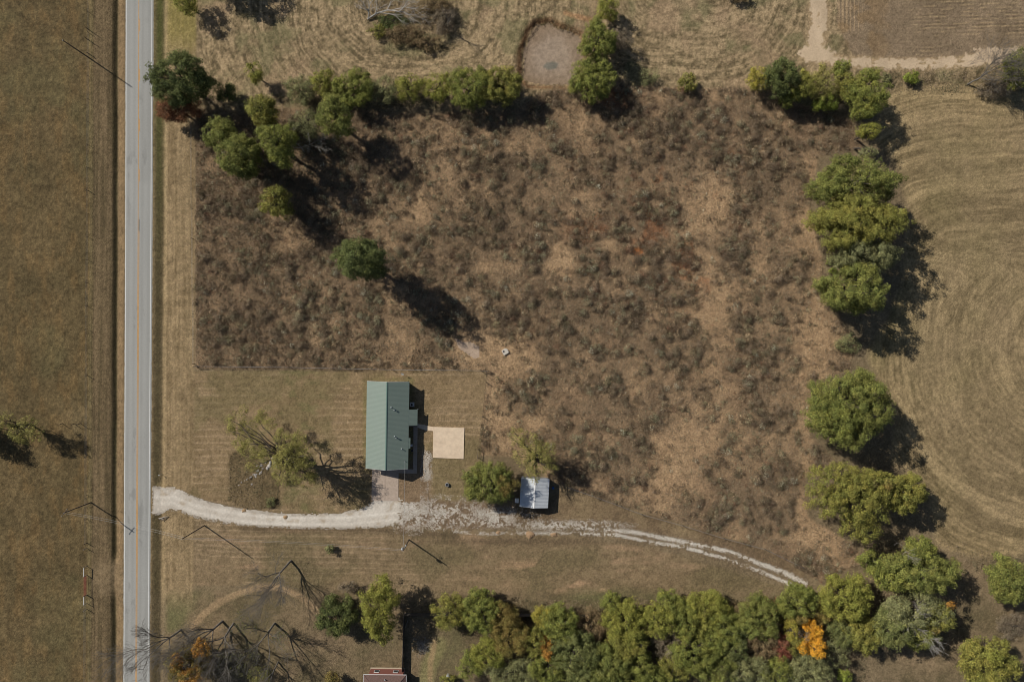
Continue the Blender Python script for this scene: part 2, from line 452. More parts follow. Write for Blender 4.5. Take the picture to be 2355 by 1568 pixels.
    col = blend(col, C(.18, .13, .095), .7 * sstep(8, -2, poly_sdf(ox, oy, R((920,1080),(990,1040),(985,1150),(1180,1165),(1180,1212),(920,1212))) + 8 * (n_sm - .5)))
    # pond banks
    sp = poly_sdf(ox, oy, POND)
    col = blend(col, C(.19, .105, .058), .75 * np.exp(-((sp - 3) / 6) ** 2) * sstep(1440, 1300, ox) * (.4 + 1.2 * n_sm).clip(0, 1))
    col = blend(col, C(.34, .19, .11), .6 * sstep(9, 3, seg_dist(ox, oy, [(1300, 32), (1355, 46)]) + 6 * (n_sm - .5)))
    # verge right of the road
    rl = road_left(oy); rr = rl + road_w(oy)
    vx = ox - rr
    mv = sstep(-8, 0, vx) * sstep(101, 93, vx + 5 * (n_sm - .5)) * sstep(-3000, -2900, oy)
    mv = mv * (1 - sstep(28, 16, np.abs(oy - 1150) + 12 * (n_sm - .5)) * sstep(0, 3, vx))
    stv = fbm(x + .3 * n_big, y * .03, .34, 3, 120)
    vg = mix2(C(.185, .140, .086), C(.285, .220, .142), np.clip(stv * 1.8 - .4 + .9 * (n_sm - .5) + .5 * (n_mid - .5), 0, 1))
    green = np.exp(-((vx - 11) / 10) ** 2)
    gcol = mix2(C(.115, .096, .055), C(.110, .125, .045), sstep(700, 100, oy) * np.ones(shape))
    vg = mix2(vg, gcol, green * .9)
    vg = blend(vg, C(.22, .20, .060), .6 * sstep(170, 60, oy) * sstep(20, 30, vx))
    vg = blend(vg, C(.30, .235, .15), .5 * np.exp(-((vx - 26) / 5) ** 2))  # sunlight on the west-facing ditch bank, put in as a paler colour
    col = mix2(col, vg, mv * sstep(1420, 1340, oy + 20 * (n_mid - .5)))
    col = mix2(col, gcol, green * .7 * sstep(1340, 1420, oy) * sstep(0, 2, vx))
    # left side of the road
    lx = rl - ox
    lf = mix2(C(.094, .074, .041), C(.132, .100, .056), np.clip(fbm(x, y, 7, 5, 130) * 1.8 - .4, 0, 1))
    lf = blend(lf, C(.180, .118, .056), .34 * sstep(.46, .70, fbm(x * 1.8, y * .7, 3.5, 5, 131)))
    lf = lf * (1 + .12 * (fbm(x, y * .06, .8, 3, 133) - .5))[..., None]
    lf = blend(lf, C(.112, .104, .056), .4 * sstep(.52, .7, fbm(x, y, 16, 4, 132)))
    lf = lf * (1 + .35 * (n_f - .5) + .25 * (n_sm - .5))[..., None]
    lf = blend(lf, C(.215, .175, .100), .8 * np.exp(-((lx - 77 + 4 * (n_mid - .5)) / 4.5) ** 2) * (.6 + .6 * n_sm).clip(0, 1))
    lf = blend(lf, C(.25, .20, .125), .5 * sstep(60, 10, np.hypot(ox - 170, oy - 960)) * n_sm)
    st3 = fbm(x, y * .03, .55, 3, 140)
    sv = mix2(C(.105, .082, .050), C(.175, .132, .084), np.clip(st3 * 2.2 - .6, 0, 1))
    sv = blend(sv, C(.205, .148, .092), .85 * sstep(24, 18, lx) * (.5 + .8 * n_sm).clip(0, 1))
    sv = blend(sv, C(.055, .055, .028), .7 * np.exp(-((lx - 25) / 4.5) ** 2) * (1 - sstep(60, 20, np.abs(oy - 1330))) * (.5 + n_sm).clip(0, 1))  # shade on the ditch's east-facing bank, painted into the colour
    sv = blend(sv, C(.24, .185, .125), .6 * sstep(55, 20, np.abs(oy - 1330)) * (n_sm * 1.3))
    lf = mix2(sv, lf, sstep(71, 75, lx + 3 * (n_sm - .5)))
    col = mix2(col, lf, sstep(0, 1, lx))
    # grain
    wn = _hash(np.round(x * 4), np.round(y * 4), 977)
    col = col * (1 + .55 * (n_f - .5) + .22 * (n_sm - .5) + .26 * (wn - .5))[..., None]
    col = col * C(1.04, .985, .86)
    # beyond the picture the land is plain pasture
    farm = sstep(150, 330, np.maximum(np.abs(x) - 10, np.abs(y) * 1.35 + 10))
    plain = mix2(C(.135, .108, .066), C(.215, .168, .105), np.clip(fbm(x, y, 60, 5, 501) * 2.2 - .6, 0, 1))
    col = mix2(col, plain, farm)
    return np.clip(col, .01, .95)

def BARE(ox, oy, x, y):
    """0..1: where the scrub thins out to bare sandy grass"""
    n = fbm(x, y, 6, 4, 203)
    b = np.zeros(ox.shape, dtype=np.float32)
    for (cx, cy, rx, ry, a) in [(1290, 590, 38, 60, 1.0), (1300, 490, 40, 26, .6), (1640, 720, 45, 90, .95), (1650, 500, 45, 60, .7),
                                (1570, 1080, 70, 90, .9), (1700, 1060, 60, 60, .4), (1750, 620, 25, 80, .5), (1640, 880, 40, 60, .5),
                                (1130, 810, 75, 45, .75), (1150, 960, 40, 110, .6), (1240, 990, 70, 60, .6), (1190, 1060, 120, 45, .7), (1870, 800, 60, 160, .6),
                                (1470, 800, 25, 70, .35), (1900, 1210, 60, 60, .5), (480, 330, 40, 60, .45), (600, 580, 70, 50, .5),
                                (960, 480, 50, 60, .35), (920, 640, 60, 40, .4), (1850, 1130, 25, 150, .5), (1880, 480, 40, 180, .5)]:
        b = b + a * np.exp(-(((ox - cx) / rx) ** 2 + ((oy - cy) / ry) ** 2))
    return np.clip(b * 1.35 + 2.6 * (n - .5) + .02 - .25 * sstep(900, 700, ox), 0, 1)

# grid lines: fine in view, widening to the horizon
def lines(half, step):
    a = np.arange(-half, half + step * .5, step)
    out = [half]; s = step
    while out[-1] < 1800:
        s *= 1.45; out.append(out[-1] + s)
    e = np.array(out[1:])
    return np.concatenate([-e[::-1], a, e])

gx = lines(137.0, .25); gy = lines(92.0, .25)
X, Y = np.meshgrid(gx, gy)
OX = (X / SO + 1177).astype(np.float32); OY = (784 - Y / SO).astype(np.float32)
Z = height(OX, OY)
far = sstep(150, 400, np.hypot(X, Y)); Z = Z * (1 - far)
COL = ground_colour(OX, OY)
ny, nx = X.shape
idx = np.arange(nx * ny).reshape(ny, nx)
Fq = np.stack([idx[:-1, :-1], idx[:-1, 1:], idx[1:, 1:], idx[1:, :-1]], -1).reshape(-1, 4)
VG = np.stack([X, Y, Z], -1).reshape(-1, 3)
g = npmesh("ground", VG, Fq, M["ground"], col=COL.reshape(-1, 3), smooth=True, col_domain='POINT')
tag(g, kind="structure")

def ground_z(wx, wy):
    """height of the ground mesh at world x, y"""
    i = int(np.clip(np.searchsorted(gx, wx) - 1, 0, nx - 2)); j = int(np.clip(np.searchsorted(gy, wy) - 1, 0, ny - 2))
    fx = (wx - gx[i]) / (gx[i+1] - gx[i]); fy = (wy - gy[j]) / (gy[j+1] - gy[j])
    return float((Z[j, i]*(1-fx) + Z[j, i+1]*fx)*(1-fy) + (Z[j+1, i]*(1-fx) + Z[j+1, i+1]*fx)*fy)

def ground_z_arr(wx, wy):
    i = np.clip(np.searchsorted(gx, wx) - 1, 0, nx - 2); j = np.clip(np.searchsorted(gy, wy) - 1, 0, ny - 2)
    return Z[j, i]

xs = (OX - 1177) * SO; ys = (784 - OY) * SO
NS = fbm(xs, ys, 1.5, 3, 71); NF = fbm(xs, ys, .6, 2, 82); NM = fbm(xs, ys, 5, 3, 62)

def overlay(name, field, mat_, lift, colf):
    """a sheet over the ground where field > 0, with the ragged edge of its cells"""
    sel = (field[:-1, :-1] > 0)
    f = Fq.reshape(ny - 1, nx - 1, 4)[sel]
    used, inv = np.unique(f.ravel(), return_inverse=True)
    V = VG[used].copy(); V[:, 2] += lift
    col = colf.reshape(-1, 3)[used]
    o = npmesh(name, V, inv.reshape(-1, 4), mat_, col=col, smooth=True, col_domain='POINT')
    return tag(o, kind="structure")

def colmix(a, b, t): return a + (b - a) * np.clip(t, 0, 1)[..., None]
# driveway and gravel spill
sdD = poly_sdf(OX, OY, DRIVE)
endm = sstep(880, 925, OX)
fld = -(sdD + 7 * (NS - .5) + 6 * (NF - .5) + endm * (44 * (fbm(xs, ys, .8, 3, 473) - .44)))
ctr = seg_dist(OX, OY, [(350, 1150), (400, 1150), (450, 1170), (520, 1184), (600, 1195), (700, 1198), (800, 1197), (920, 1185)])
rutm = np.exp(-((ctr - 7.5) / 3.5) ** 2)
gcol_d = colmix(C(.42, .37, .31), C(.64, .59, .52), NM * .7 + NS * .6 - .25 + .35 * rutm)
gcol_d = colmix(gcol_d, C(.36, .28, .19), .55 * sstep(.60, .72, fbm(xs, ys, 2.2, 3, 471)) * (1 - rutm))
gcol_d = gcol_d * (1 + .18 * (_hash(np.round(xs * 4), np.round(ys * 4), 5) - .5))[..., None]
overlay("gravel_driveway", fld, M["gravel"], .022, gcol_d)
dens = np.zeros_like(OX)
for (cx, cy, rx, ry, a) in [(942, 1176, 34, 34, 1.0), (1010, 1180, 80, 26, .85), (1110, 1190, 80, 17, .85), (1120, 1205, 70, 7, .7), (948, 1115, 15, 42, .6),
                            (981, 1070, 9, 40, .75), (1290, 1208, 110, 9, .7), (1010, 1216, 12, 5, .8)]:
    dens = np.maximum(dens, a * np.exp(-(((OX - cx) / rx) ** 2 + ((OY - cy) / ry) ** 2)))
dA = seg_dist(OX, OY, TRACK_A); dB = seg_dist(OX, OY, TRACK_B)
east = sstep(1180, 1480, OX)
dens = np.maximum(dens, (.42 + .40 * east) * np.exp(-(dA / (4.0 + 1.2 * sstep(1700, 1850, OX))) ** 2) * sstep(1858, 1848, OX))
dens = np.maximum(dens, (.40 + .36 * east) * np.exp(-(dB / 3.4) ** 2) * sstep(1845, 1836, OX))
GRAVEL_DENS = dens
# dirt farm track
dA = seg_dist(OX, OY, DIRT_A); dB = seg_dist(OX, OY, DIRT_B)
rut = np.minimum(np.abs(dA - 12), 60); 
fld = np.maximum(15 - np.abs(dA - 6) * 1.0, np.maximum((9 + 5 * sstep(2120, 2250, OX)) - np.abs(dB - 4), 28 - np.hypot((OX - 1872) * .55, (OY - 124) * 1.3)))
fld = np.maximum(fld, 16 - np.hypot((OX - 2290) * .25, (OY - 125)))
fld = fld - 22 * (NS - .45) - 14 * (NF - .5) - 5 * sstep(.5, .8, NM)
fld = np.where(OY < -150, -1, fld)
overlay("dirt_track", fld - .5, M["dirt"], .014, colmix(COL, colmix(C(.40, .305, .205), C(.60, .465, .325), NM * .7 + NS * .7 - .2), sstep(-1, 4, fld)))
# dried-out pond bed
fld = -(poly_sdf(OX, OY, POND) + 12 * (NS - .5)) - 5
pc = colmix(C(.200, .138, .085), C(.300, .232, .172), np.exp(-(((OX - 1275) / 62) ** 2 + ((OY - 130) / 58) ** 2)) * 1.3 + .8 * (NM - .5))
pc = colmix(pc, C(.15, .15, .125), .8 * sstep(16, 8, np.hypot((OX - 1266) * .9, (OY - 148) * 1.4) + 14 * (NS - .5)))
pc = pc * (1 + .5 * (NF - .5))[..., None]
overlay("pond_bed", fld, M["dirt"], .012, pc)
# sandy scrape
fld = -(poly_sdf(OX, OY, R((1045,780),(1062,788),(1085,788),(1101,800),(1100,822),(1088,826),(1070,812),(1055,802))) + 5 * (NS - .5))
overlay("sandy_patch", fld, M["dirt"], .012, colmix(C(.34, .25, .18), C(.44, .34, .26), NS))

# ------------------------------------------------------------------ road
def strip(name, off0, off1, y0, y1, z, mat_, col=None, seg=4.0, base=None):
    """a strip along the road between two offsets (fractions of the width + metres)"""
    n = max(2, int(abs(y1 - y0) * SO / seg))
    V = []; 
    for i in range(n + 1):
        oy = y0 + (y1 - y0) * i / n
        rl = float(road_left(oy)); w = float(road_w(oy))
        for (fr, m) in (off0, off1):
            V.append(((rl + fr * w - 1177) * SO + m, (784 - oy) * SO, z))
    F = [(2*i, 2*i+1, 2*i+3, 2*i+2) for i in range(n)]
    return np.array(V), np.array(F)

# asphalt as a fine sheet with wheel-path tone and cracks in its colour
ys_ = np.concatenate([np.linspace(-17000, -900, 24), np.arange(-860, 2460, 4.0), np.linspace(2500, 17000, 24)])
fr = np.linspace(0, 1, 29)
FR, YS = np.meshgrid(fr, ys_)
RX = (road_left(YS) + FR * road_w(YS) - 1177) * SO; RY = (784 - YS) * SO
rag = .35 * (fbm(RY * 1.0, RY * 0 + 3, .8, 3, 301) - .5)
RX = RX + np.where(FR == 0, rag, 0) + np.where(FR == 1, -rag, 0)
crown = .03 + .05 * (1 - (2 * FR - 1) ** 2)
crown = np.where((FR == 0) | (FR == 1), -.04, crown)
base = C(.312, .310, .292)
wp = sum(np.exp(-((FR - c) / .045) ** 2) for c in (.14, .34, .62, .84))
tone = 1 - .10 * wp + .10 * (fbm(RX, RY * .08, .8, 3, 311) - .5) + .08 * (fbm(RX, RY, 7, 3, 312) - .5)
tone = tone * (1 - .06 * sstep(430, 410, YS) * sstep(.5, .52, FR) * sstep(140, 300, YS))
rc = base[None, None, :] * tone[..., None]
crk = sstep(.66, .72, fbm(RX * 1.0, RY * .35, 1.3, 4, 320)) * sstep(.5, .75, fbm(RX, RY, 14, 2, 321))
rc = rc * (1 - .18 * crk)[..., None]
VR = np.stack([RX, RY, crown], -1).reshape(-1, 3)
ii = np.arange(len(VR)).reshape(FR.shape)
FR_ = np.stack([ii[:-1, :-1], ii[1:, :-1], ii[1:, 1:], ii[:-1, 1:]], -1).reshape(-1, 4)
tag(npmesh("road", VR, FR_, M["asphalt"], col=rc.reshape(-1, 3), smooth=True, col_domain='POINT'), kind="structure")
def road_z(f): return .03 + .05 * (1 - (2 * f - 1) ** 2) + .006

def road_mark(name, f, w, y0, y1, mt):
    v, F = strip(name, (f, -w/2), (f, w/2), y0, y1, road_z(f) + .002, mt)
    return v, F
def marks(name, specs, mt):
    Vs = []; Fs = []; b = 0
    for (f, w, y0, y1) in specs:
        v, F = road_mark(name, f, w, y0, y1, mt)
        Vs.append(v); Fs.append(F + b); b += len(v)
    return tag(npmesh(name, np.concatenate(Vs), np.concatenate(Fs)[:, ::-1], mt), kind="structure")
marks("white_edge_line", [(.045, .15, -2000, 3400), (.925, .15, -2000, 3400)], M["white_line"])
sp = [(.478, .13, -2000, 3400), (.512, .13, 505, 3400)]
for k in range(-10, 5):
    y0 = (135 + 344.5 * k) / 3.0
    sp.append((.512, .13, y0, y0 + 28.7))
marks("yellow_centre_line", sp, M["yellow_line"])

# ------------------------------------------------------------------ trees
def tubes_mesh(name, segs, mt, parent, n=5):
    """segs: list of (p0, p1, r0, r1) -> one mesh of tapered tubes"""
    A = np.array([list(s[0]) + list(s[1]) + [s[2], s[3]] for s in segs], dtype=np.float64)
    p0 = A[:, 0:3]; p1 = A[:, 3:6]; r0 = A[:, 6]; r1 = A[:, 7]
    d = p1 - p0; d /= np.linalg.norm(d, axis=1)[:, None] + 1e-9
    ref = np.where(np.abs(d[:, 2:3]) < .9, np.array([[0, 0, 1.]]), np.array([[1., 0, 0]]))
    u = np.cross(d, ref); u /= np.linalg.norm(u, axis=1)[:, None]
    w = np.cross(d, u)
    m = len(segs); V = np.zeros((m, 2, n, 3))
    for i in range(n):
        t = 2 * math.pi * i / n
        o = u * math.cos(t) + w * math.sin(t)
        V[:, 0, i] = p0 + o * r0[:, None] - d * r0[:, None] * .3
        V[:, 1, i] = p1 + o * r1[:, None]
    b = (np.arange(m) * 2 * n)[:, None]
    F = []
    for i in range(n):
        j = (i + 1) % n
        F.append(np.concatenate([b + i, b + n + i, b + n + j, b + j], 1))
    return npmesh(name, V.reshape(-1, 3), np.concatenate(F), mt, parent, smooth=True)

def limb(rng, segs, a, b, r0, r1, k=5, wob=.12):
    a = np.array(a, float); b = np.array(b, float); L = np.linalg.norm(b - a)
    p = a; pts = [a]
    for i in range(1, k + 1):
        t = i / k
        q = a + (b - a) * t + np.array([0, 0, 1]) * (.10 * L * math.sin(math.pi * t))
        if i < k: q = q + rng.normal(0, wob * L / k * 1.2, 3)
        segs.append((p, q, r0 + (r1 - r0) * (i - 1) / k, r0 + (r1 - r0) * t)); p = q; pts.append(q)
    return pts

def leaf_quads(rng, c, n, size, up=.35):
    """c centres, n normals -> quads"""
    m = len(c)
    n = n + rng.normal(0, .58, (m, 3)) + np.array([0, 0, up])
    n /= np.linalg.norm(n, axis=1)[:, None] + 1e-9
    t = rng.normal(0, 1, (m, 3)); u = np.cross(n, t); u /= np.linalg.norm(u, axis=1)[:, None] + 1e-9
    w = np.cross(n, u)
    s = size * rng.uniform(.6, 1.35, m)[:, None]
    q = np.stack([c - u * s * .5, c - w * s * .36 , c + u * s * .5, c + w * s * .36], 1)
    return q.reshape(-1, 3)

PAL = {
 'oak_dark':  ((.064, .084, .032), (.096, .112, .036), .3),
 'oak':       ((.094, .116, .034), (.150, .155, .044), .38),
 'oak_olive': ((.118, .132, .036), (.175, .165, .042), .4),
 'green':     ((.098, .122, .034), (.162, .172, .042), .38),
 'bluegreen': ((.092, .112, .044), (.135, .145, .052), .3),
 'greygreen': ((.120, .135, .070), (.160, .165, .075), .4),
 'yellowgreen': ((.128, .146, .034), (.176, .176, .042), .4),
 'lime': ((.142, .148, .048), (.190, .180, .060), .45),
 'bright': ((.125, .165, .034), (.165, .190, .040), .4),
 'yellow': ((.215, .195, .038), (.150, .152, .040), .4),
 'gold': ((.460, .245, .028), (.360, .220, .034), .4),
 'orange': ((.290, .150, .034), (.190, .132, .038), .4),
 'orange_olive': ((.165, .125, .042), (.122, .122, .038), .45),
 'rust':      ((.150, .070, .035), (.105, .060, .036), .4),
 'maroon':    ((.170, .060, .045), (.130, .075, .045), .4),
 'brown':     ((.150, .110, .065), (.115, .100, .055), .4),
 'grey':      ((.155, .130, .100), (.125, .115, .085), .4),
}

def crown_mesh(name, rng, parent, lobes, pal, dens=1.0, puff=1.15, leaf=.34, mt=None, zmin=.3):
    """lobes: (x, y, z, rx, ry, rz) local ellipsoids. Leaves sit on many small puffs spread over the lobes."""
    c1, c2, mixp = PAL[pal]
    c1 = np.array(c1); c2 = np.array(c2)
    CC = []; NN = []; KK = []
    puffs = []
    for (lx, ly, lz, rx, ry, rz) in lobes:
        rm = (rx + ry) / 2
        pr = min(puff, rm * .55)
        area = 2.7 * math.pi * rx * ry * (.55 + .45 * rz / rm)
        npf = max(5, int(area / (math.pi * pr * pr) * .95))
        ph1, ph2, ph3 = rng.uniform(0, 6.28, 3)
        for _ in range(npf):
            d = rng.normal(0, 1, 3); d[2] = abs(d[2]) * .95 - .34 * rng.random()
            if rng.random() < .12: d[2] = -abs(d[2])
            d /= np.linalg.norm(d)
            a = math.atan2(d[1], d[0])
            wav = 1 + .11 * math.sin(3 * a + ph1) + .09 * math.sin(5 * a + ph2 + 2 * d[2]) + .08 * math.sin(9 * a + ph3 + 3 * d[2]) + rng.normal(0, .05)
            r = (rng.uniform(.80, 1.0) if rng.random() < .8 else rng.uniform(.3, .8)) * wav
            s = pr * rng.uniform(.62, 1.25)
            c = np.array([lx + d[0] * max(.1, rx - s * .6) * r, ly + d[1] * max(.1, ry - s * .6) * r, lz + d[2] * max(.1, rz - s * .6) * r])
            if c[2] < zmin + s * .4: c[2] = zmin + s * .4 + rng.random() * .4
            puffs.append((c, s, d))
    for (c, s, d) in puffs:
        n = max(4, int(dens * 15.5 * s * s / (leaf * leaf) * .165 * 4))
        v = rng.normal(0, 1, (n, 3)); v /= np.linalg.norm(v, axis=1)[:, None]
        v[:, 2] = np.where(v[:, 2] < -.2, -v[:, 2] * rng.random(n), v[:, 2])
        rr = s * rng.uniform(.55, 1.08, n)[:, None] * np.array([1.0, 1.0, .72])
        stray = rng.random(n) < .16
        rr = np.where(stray[:, None], rr * rng.uniform(1.0, 1.7, n)[:, None], rr)
        CC.append(c + v * rr); NN.append(v * .9 + d * .45)
        bright = rng.uniform(.74, 1.22)
        t = np.clip(rng.normal(mixp, .28), 0, 1)
        tt = np.clip(t + rng.normal(0, .18, n), 0, 1)[:, None]
        k = (c1 * (1 - tt) + c2 * tt) * np.array([1.82, 1.68, 1.52]) * bright * rng.uniform(.50, 1.50, n)[:, None]
        KK.append(k)
    CC = np.concatenate(CC); NN = np.concatenate(NN); KK = np.concatenate(KK)
    ok = CC[:, 2] > zmin * .3
    CC, NN, KK = CC[ok], NN[ok], KK[ok]
    V = leaf_quads(rng, CC, NN, leaf)
    F = np.arange(len(V)).reshape(-1, 4)
    o = npmesh(name, V, F, mt or M["leaf"], parent, col=np.clip(KK, 0, 1))
    return o, puffs

TREE_N = [0]
def tree(name, ox, oy, rxo, ryo, top, bot, pal, label, cat='tree', group=None, dens=1.0, puff=1.15, leaf=.34, lobes=None,
         base=None, patches=(), limbs=.5):
    """ox, oy, rxo, ryo: crown as it shows on the map at mid height; top, bot: crown heights in metres"""
    TREE_N[0] += 1
    rng = np.random.default_rng(1000 + TREE_N[0] * 13)
    bot = bot * .45
    rxo *= 1.07; ryo *= 1.07; puff *= .70; leaf *= .80; dens *= .80
    zc = bot + (top - bot) * .55
    k = SO * (H - zc) / H
    cx, cy = P(ox, oy, zc)
    bx, by = (cx, cy) if base is None else P(*base)
    gz = ground_z(bx, by)
    root = empty(name, (bx, by, gz - .05))
    tag(root, label, cat, group)
    rx, ry, rz = rxo * k, ryo * k, (top - bot) / 2
    dx, dy = cx - bx, cy - by
    if lobes is None:
        L = [(dx, dy, bot + rz, rx * .88, ry * .88, rz)]
        L.append((dx * .9, dy * .9, bot + rz * .62, rx * .72, ry * .72, rz * .58))
        nl = 3 if rx > 2 else 2
        if rx > 4.5: nl = 8
        a0 = rng.uniform(0, 6.28)
        for i in range(nl):
            a = a0 + i * 2 * math.pi / nl + rng.normal(0, .25); f = rng.uniform(.28, .46)
            L.append((dx + math.cos(a) * rx * (1.04 - f), dy + math.sin(a) * ry * (1.04 - f), bot + rz * rng.uniform(.7, 1.2), rx * f, ry * f, rz * rng.uniform(.45, .65)))
    else:
        L = []
        for (lx, ly, lr, lt, lb) in lobes:       # map units, metres
            lz = lb + (lt - lb) * .5; kk = SO * (H - lz) / H
            px_, py_ = P(lx, ly, lz)
            L.append((px_ - bx, py_ - by, lz, lr * kk, lr * kk, (lt - lb) / 2))
    shrub = top < 4.2
    cr, puffs = crown_mesh("foliage" if shrub else "crown", rng, root, L, pal, dens, puff, leaf)
    for i, (lx, ly, lrx, lt, lb, p2) in enumerate(patches):
        lz = (lt + lb) / 2; kk = SO * (H - lz) / H; qx, qy = P(lx, ly, lz)
        o2, _ = crown_mesh("coloured_leaves", rng, root, [(qx - bx, qy - by, lz, lrx * kk, lrx * kk, (lt - lb) / 2)], p2, dens, puff, leaf)
        tag(o2, PATCH_NAME[p2])
    segs = []
    r0 = max(.05, .022 * top + .012 * (rx + ry))
    hub = np.array([dx * .35, dy * .35, max(.35, bot * .8 + .25 * rz)])
    limb(rng, segs, (0, 0, -.25), hub, r0, r0 * .72, 4, .06)
    top_p = np.array([dx, dy, bot + rz * 1.25])
    limb(rng, segs, hub, top_p, r0 * .7, r0 * .2, 4, .1)
    cand = [p for p in puffs]
    rng.shuffle(cand)
    for (c, s, d) in cand[: int(6 + 26 * limbs * min(1.0, rx / 3))]:
        st = hub + (top_p - hub) * rng.uniform(0, .55)
        pts = limb(rng, segs, st, c, r0 * .36, r0 * .07 + .01, 5, .12)
        for _ in range(3):
            q = pts[int(rng.integers(2, 5))]
            limb(rng, segs, q, q + rng.normal(0, 1, 3) * s * .9 + np.array([0, 0, .4]), r0 * .1 + .012, .012, 2, .1)
    tubes_mesh("stem" if shrub else "trunk", segs, M["bark"], root, 6)
    return root

PATCH_NAME = {'orange': "cluster of orange autumn leaves", 'gold': "cluster of golden yellow leaves", 'yellow': "cluster of yellow leaves",
              'yellowgreen': "cluster of yellow-green leaves", 'rust': "cluster of dead rust-brown leaves", 'maroon': "cluster of dark red leaves",
              'brown': "cluster of brown leaves", 'lime': "cluster of pale lime leaves", 'green': "cluster of green leaves", 'greygreen': "cluster of grey-green leaves",
              'bright': "cluster of bright green leaves", 'grey': "cluster of bare grey twigs", 'orange_olive': "cluster of orange-brown leaves",
              'oak_dark': "cluster of dark green leaves"}

def branch_rec(rng, segs, p, d, L, r, depth, up, spread, tips, rmin=.010):
    """recursive branching: p start, d direction"""
    n = 3 if depth > 1 else 2
    q = np.array(p, float); d = d / np.linalg.norm(d)
    for i in range(n):
        d = d + rng.normal(0, .13, 3) + np.array([0, 0, up * .12]); d /= np.linalg.norm(d)
        q2 = q + d * L / n
        ra = r * (1 - .38 * i / n); rb_ = r * (1 - .38 * (i + 1) / n)
        segs.append((q, q2, max(ra, rmin), max(rb_, rmin)))
        q = q2
        if depth > 0 and i < n - 1 and rng.random() < .8:
            dd = d + rng.normal(0, spread, 3); dd /= np.linalg.norm(dd)
            branch_rec(rng, segs, q, dd, L * rng.uniform(.45, .7), rb_ * .5, depth - 1, up, spread, tips)
    if depth <= 0:
        tips.append(q); return
    k = 2 if rng.random() < .6 else 3
    for _ in range(k):
        dd = d + rng.normal(0, spread * .75, 3); dd /= np.linalg.norm(dd)
        branch_rec(rng, segs, q, dd, L * rng.uniform(.6, .82), r * .62 * rng.uniform(.7, 1.0), depth - 1, up, spread, tips)

def bare_tree(ox, oy, trunk_h, limbs_, r, label, depth=5, spread=.42, mt="bark_grey", name="bare_tree", leaves=None, group=None, up=.5, cat='tree', seed=0, rmin=.024):
    """ox, oy base on the ground; limbs_: (dx, dy, dz, length) main limbs from the trunk head, metres (dy up the map)"""
    TREE_N[0] += 1
    rng = np.random.default_rng(3000 + TREE_N[0] * 17 + seed)
    bx, by = P(ox, oy)
    gz = ground_z(bx, by)
    root = empty(name, (bx, by, gz - .05)); tag(root, label, cat, group)
    segs = []; tips = []
    hx = np.mean([l[0] / np.linalg.norm(l[:3]) for l in limbs_]) * trunk_h * .6; hy = np.mean([l[1] / np.linalg.norm(l[:3]) for l in limbs_]) * trunk_h * .6
    r *= .68; trunk_h *= .7
    head = np.array([hx, hy, trunk_h])
    limb(rng, segs, (0, 0, -.25), head, r * 1.15, r * .85, 5, .04)
    tsegs = list(segs); segs = []
    for (dx, dy, dz, L) in limbs_:
        branch_rec(rng, segs, head - np.array([0, 0, trunk_h * rng.uniform(0, .18)]), np.array([dx, dy, dz], float), L * .39, r * .66, depth, up, spread, tips, rmin)
    tubes_mesh("trunk", tsegs, M[mt], root, 8)
    tubes_mesh("branches", segs, M[mt], root, 4)
    if leaves:
        pal, frac, s, lf, nl = leaves
        c1, c2, mixp = PAL[pal]
        T = [t for t in tips if rng.random() < frac]
        CC = []; NN = []; KK = []
        for t in T:
            v = rng.normal(0, 1, (nl, 3))
            CC.append(t + v * s); NN.append(v * .4 + np.array([0, 0, .4]))
            tt = np.clip(rng.normal(mixp, .3, nl), 0, 1)[:, None]
            KK.append((np.array(c1) * (1 - tt) + np.array(c2) * tt) * rng.uniform(.75, 1.2) * rng.uniform(.8, 1.2, nl)[:, None])
        CC = np.concatenate(CC); V = leaf_quads(rng, CC, np.concatenate(NN), lf)
        npmesh("leaves", V, np.arange(len(V)).reshape(-1, 4), M["leaf"], root, col=np.concatenate(KK))
    return root

# --- single trees and shrubs. Arguments: name, map x, map y, half width, half height, top, bottom of crown (m), colours, label
T = tree
T('oak_tree', 413, 182, 70, 56, 17, 3, 'oak_dark', "big dark green oak hanging over the right edge of the road", dens=1.1)
T('dead_leafed_tree', 408, 250, 54, 30, 8.5, 2, 'rust', "low tree with dead rust-brown leaves under the big oak by the road", dens=.95, leaf=.30)
T('roadside_tree', 424, 2, 30, 38, 8.5, .5, 'yellowgreen', "thin yellow-green tree at the top edge beside the road", dens=.6, puff=.9, leaf=.28)
T('oak_tree', 455, -115, 74, 50, 16, 3, 'oak', "green tree above the top edge whose shadow falls in the pasture", dens=.8)
T('broadleaf_tree', 585, 168, 20, 26, 7.5, 1.5, 'yellowgreen', "small yellow-green tree alone in the pasture east of the big oak", dens=.7, puff=.8, leaf=.26)
T('broadleaf_tree', 520, 212, 26, 24, 6, 1.5, 'oak_dark', "dark shaded tree just right of the big roadside oak", dens=.8, puff=.9)
T('broadleaf_tree', 602, 255, 37, 36, 15.5, 2.5, 'oak_olive', "round olive tree topping the roadside grove")
T('broadleaf_tree', 640, 333, 42, 54, 18.5, 3, 'green', "tall green tree in the middle of the roadside grove")
T('oak_tree', 505, 308, 41, 38, 17, 2.5, 'oak', "rounded oak at the left end of the roadside grove")
T('oak_tree', 548, 358, 46, 48, 19, 3, 'oak', "larger oak at the lower left of the roadside grove", patches=())
T('broadleaf_tree', 634, 466, 34, 38, 15.5, 2, 'oak_olive', "olive tree with a few orange leaves below the roadside grove", patches=[(622, 455, 9, 12.5, 10, 'orange_olive')])
T('broadleaf_tree', 700, 285, 36, 34, 12, 1.5, 'greygreen', "thin grey-green tree between the grove and the round tree", dens=.45, leaf=.26, limbs=1)
T('broadleaf_tree', 770, 268, 42, 46, 17.5, 3, 'oak', "round green tree at the right end of the roadside grove")
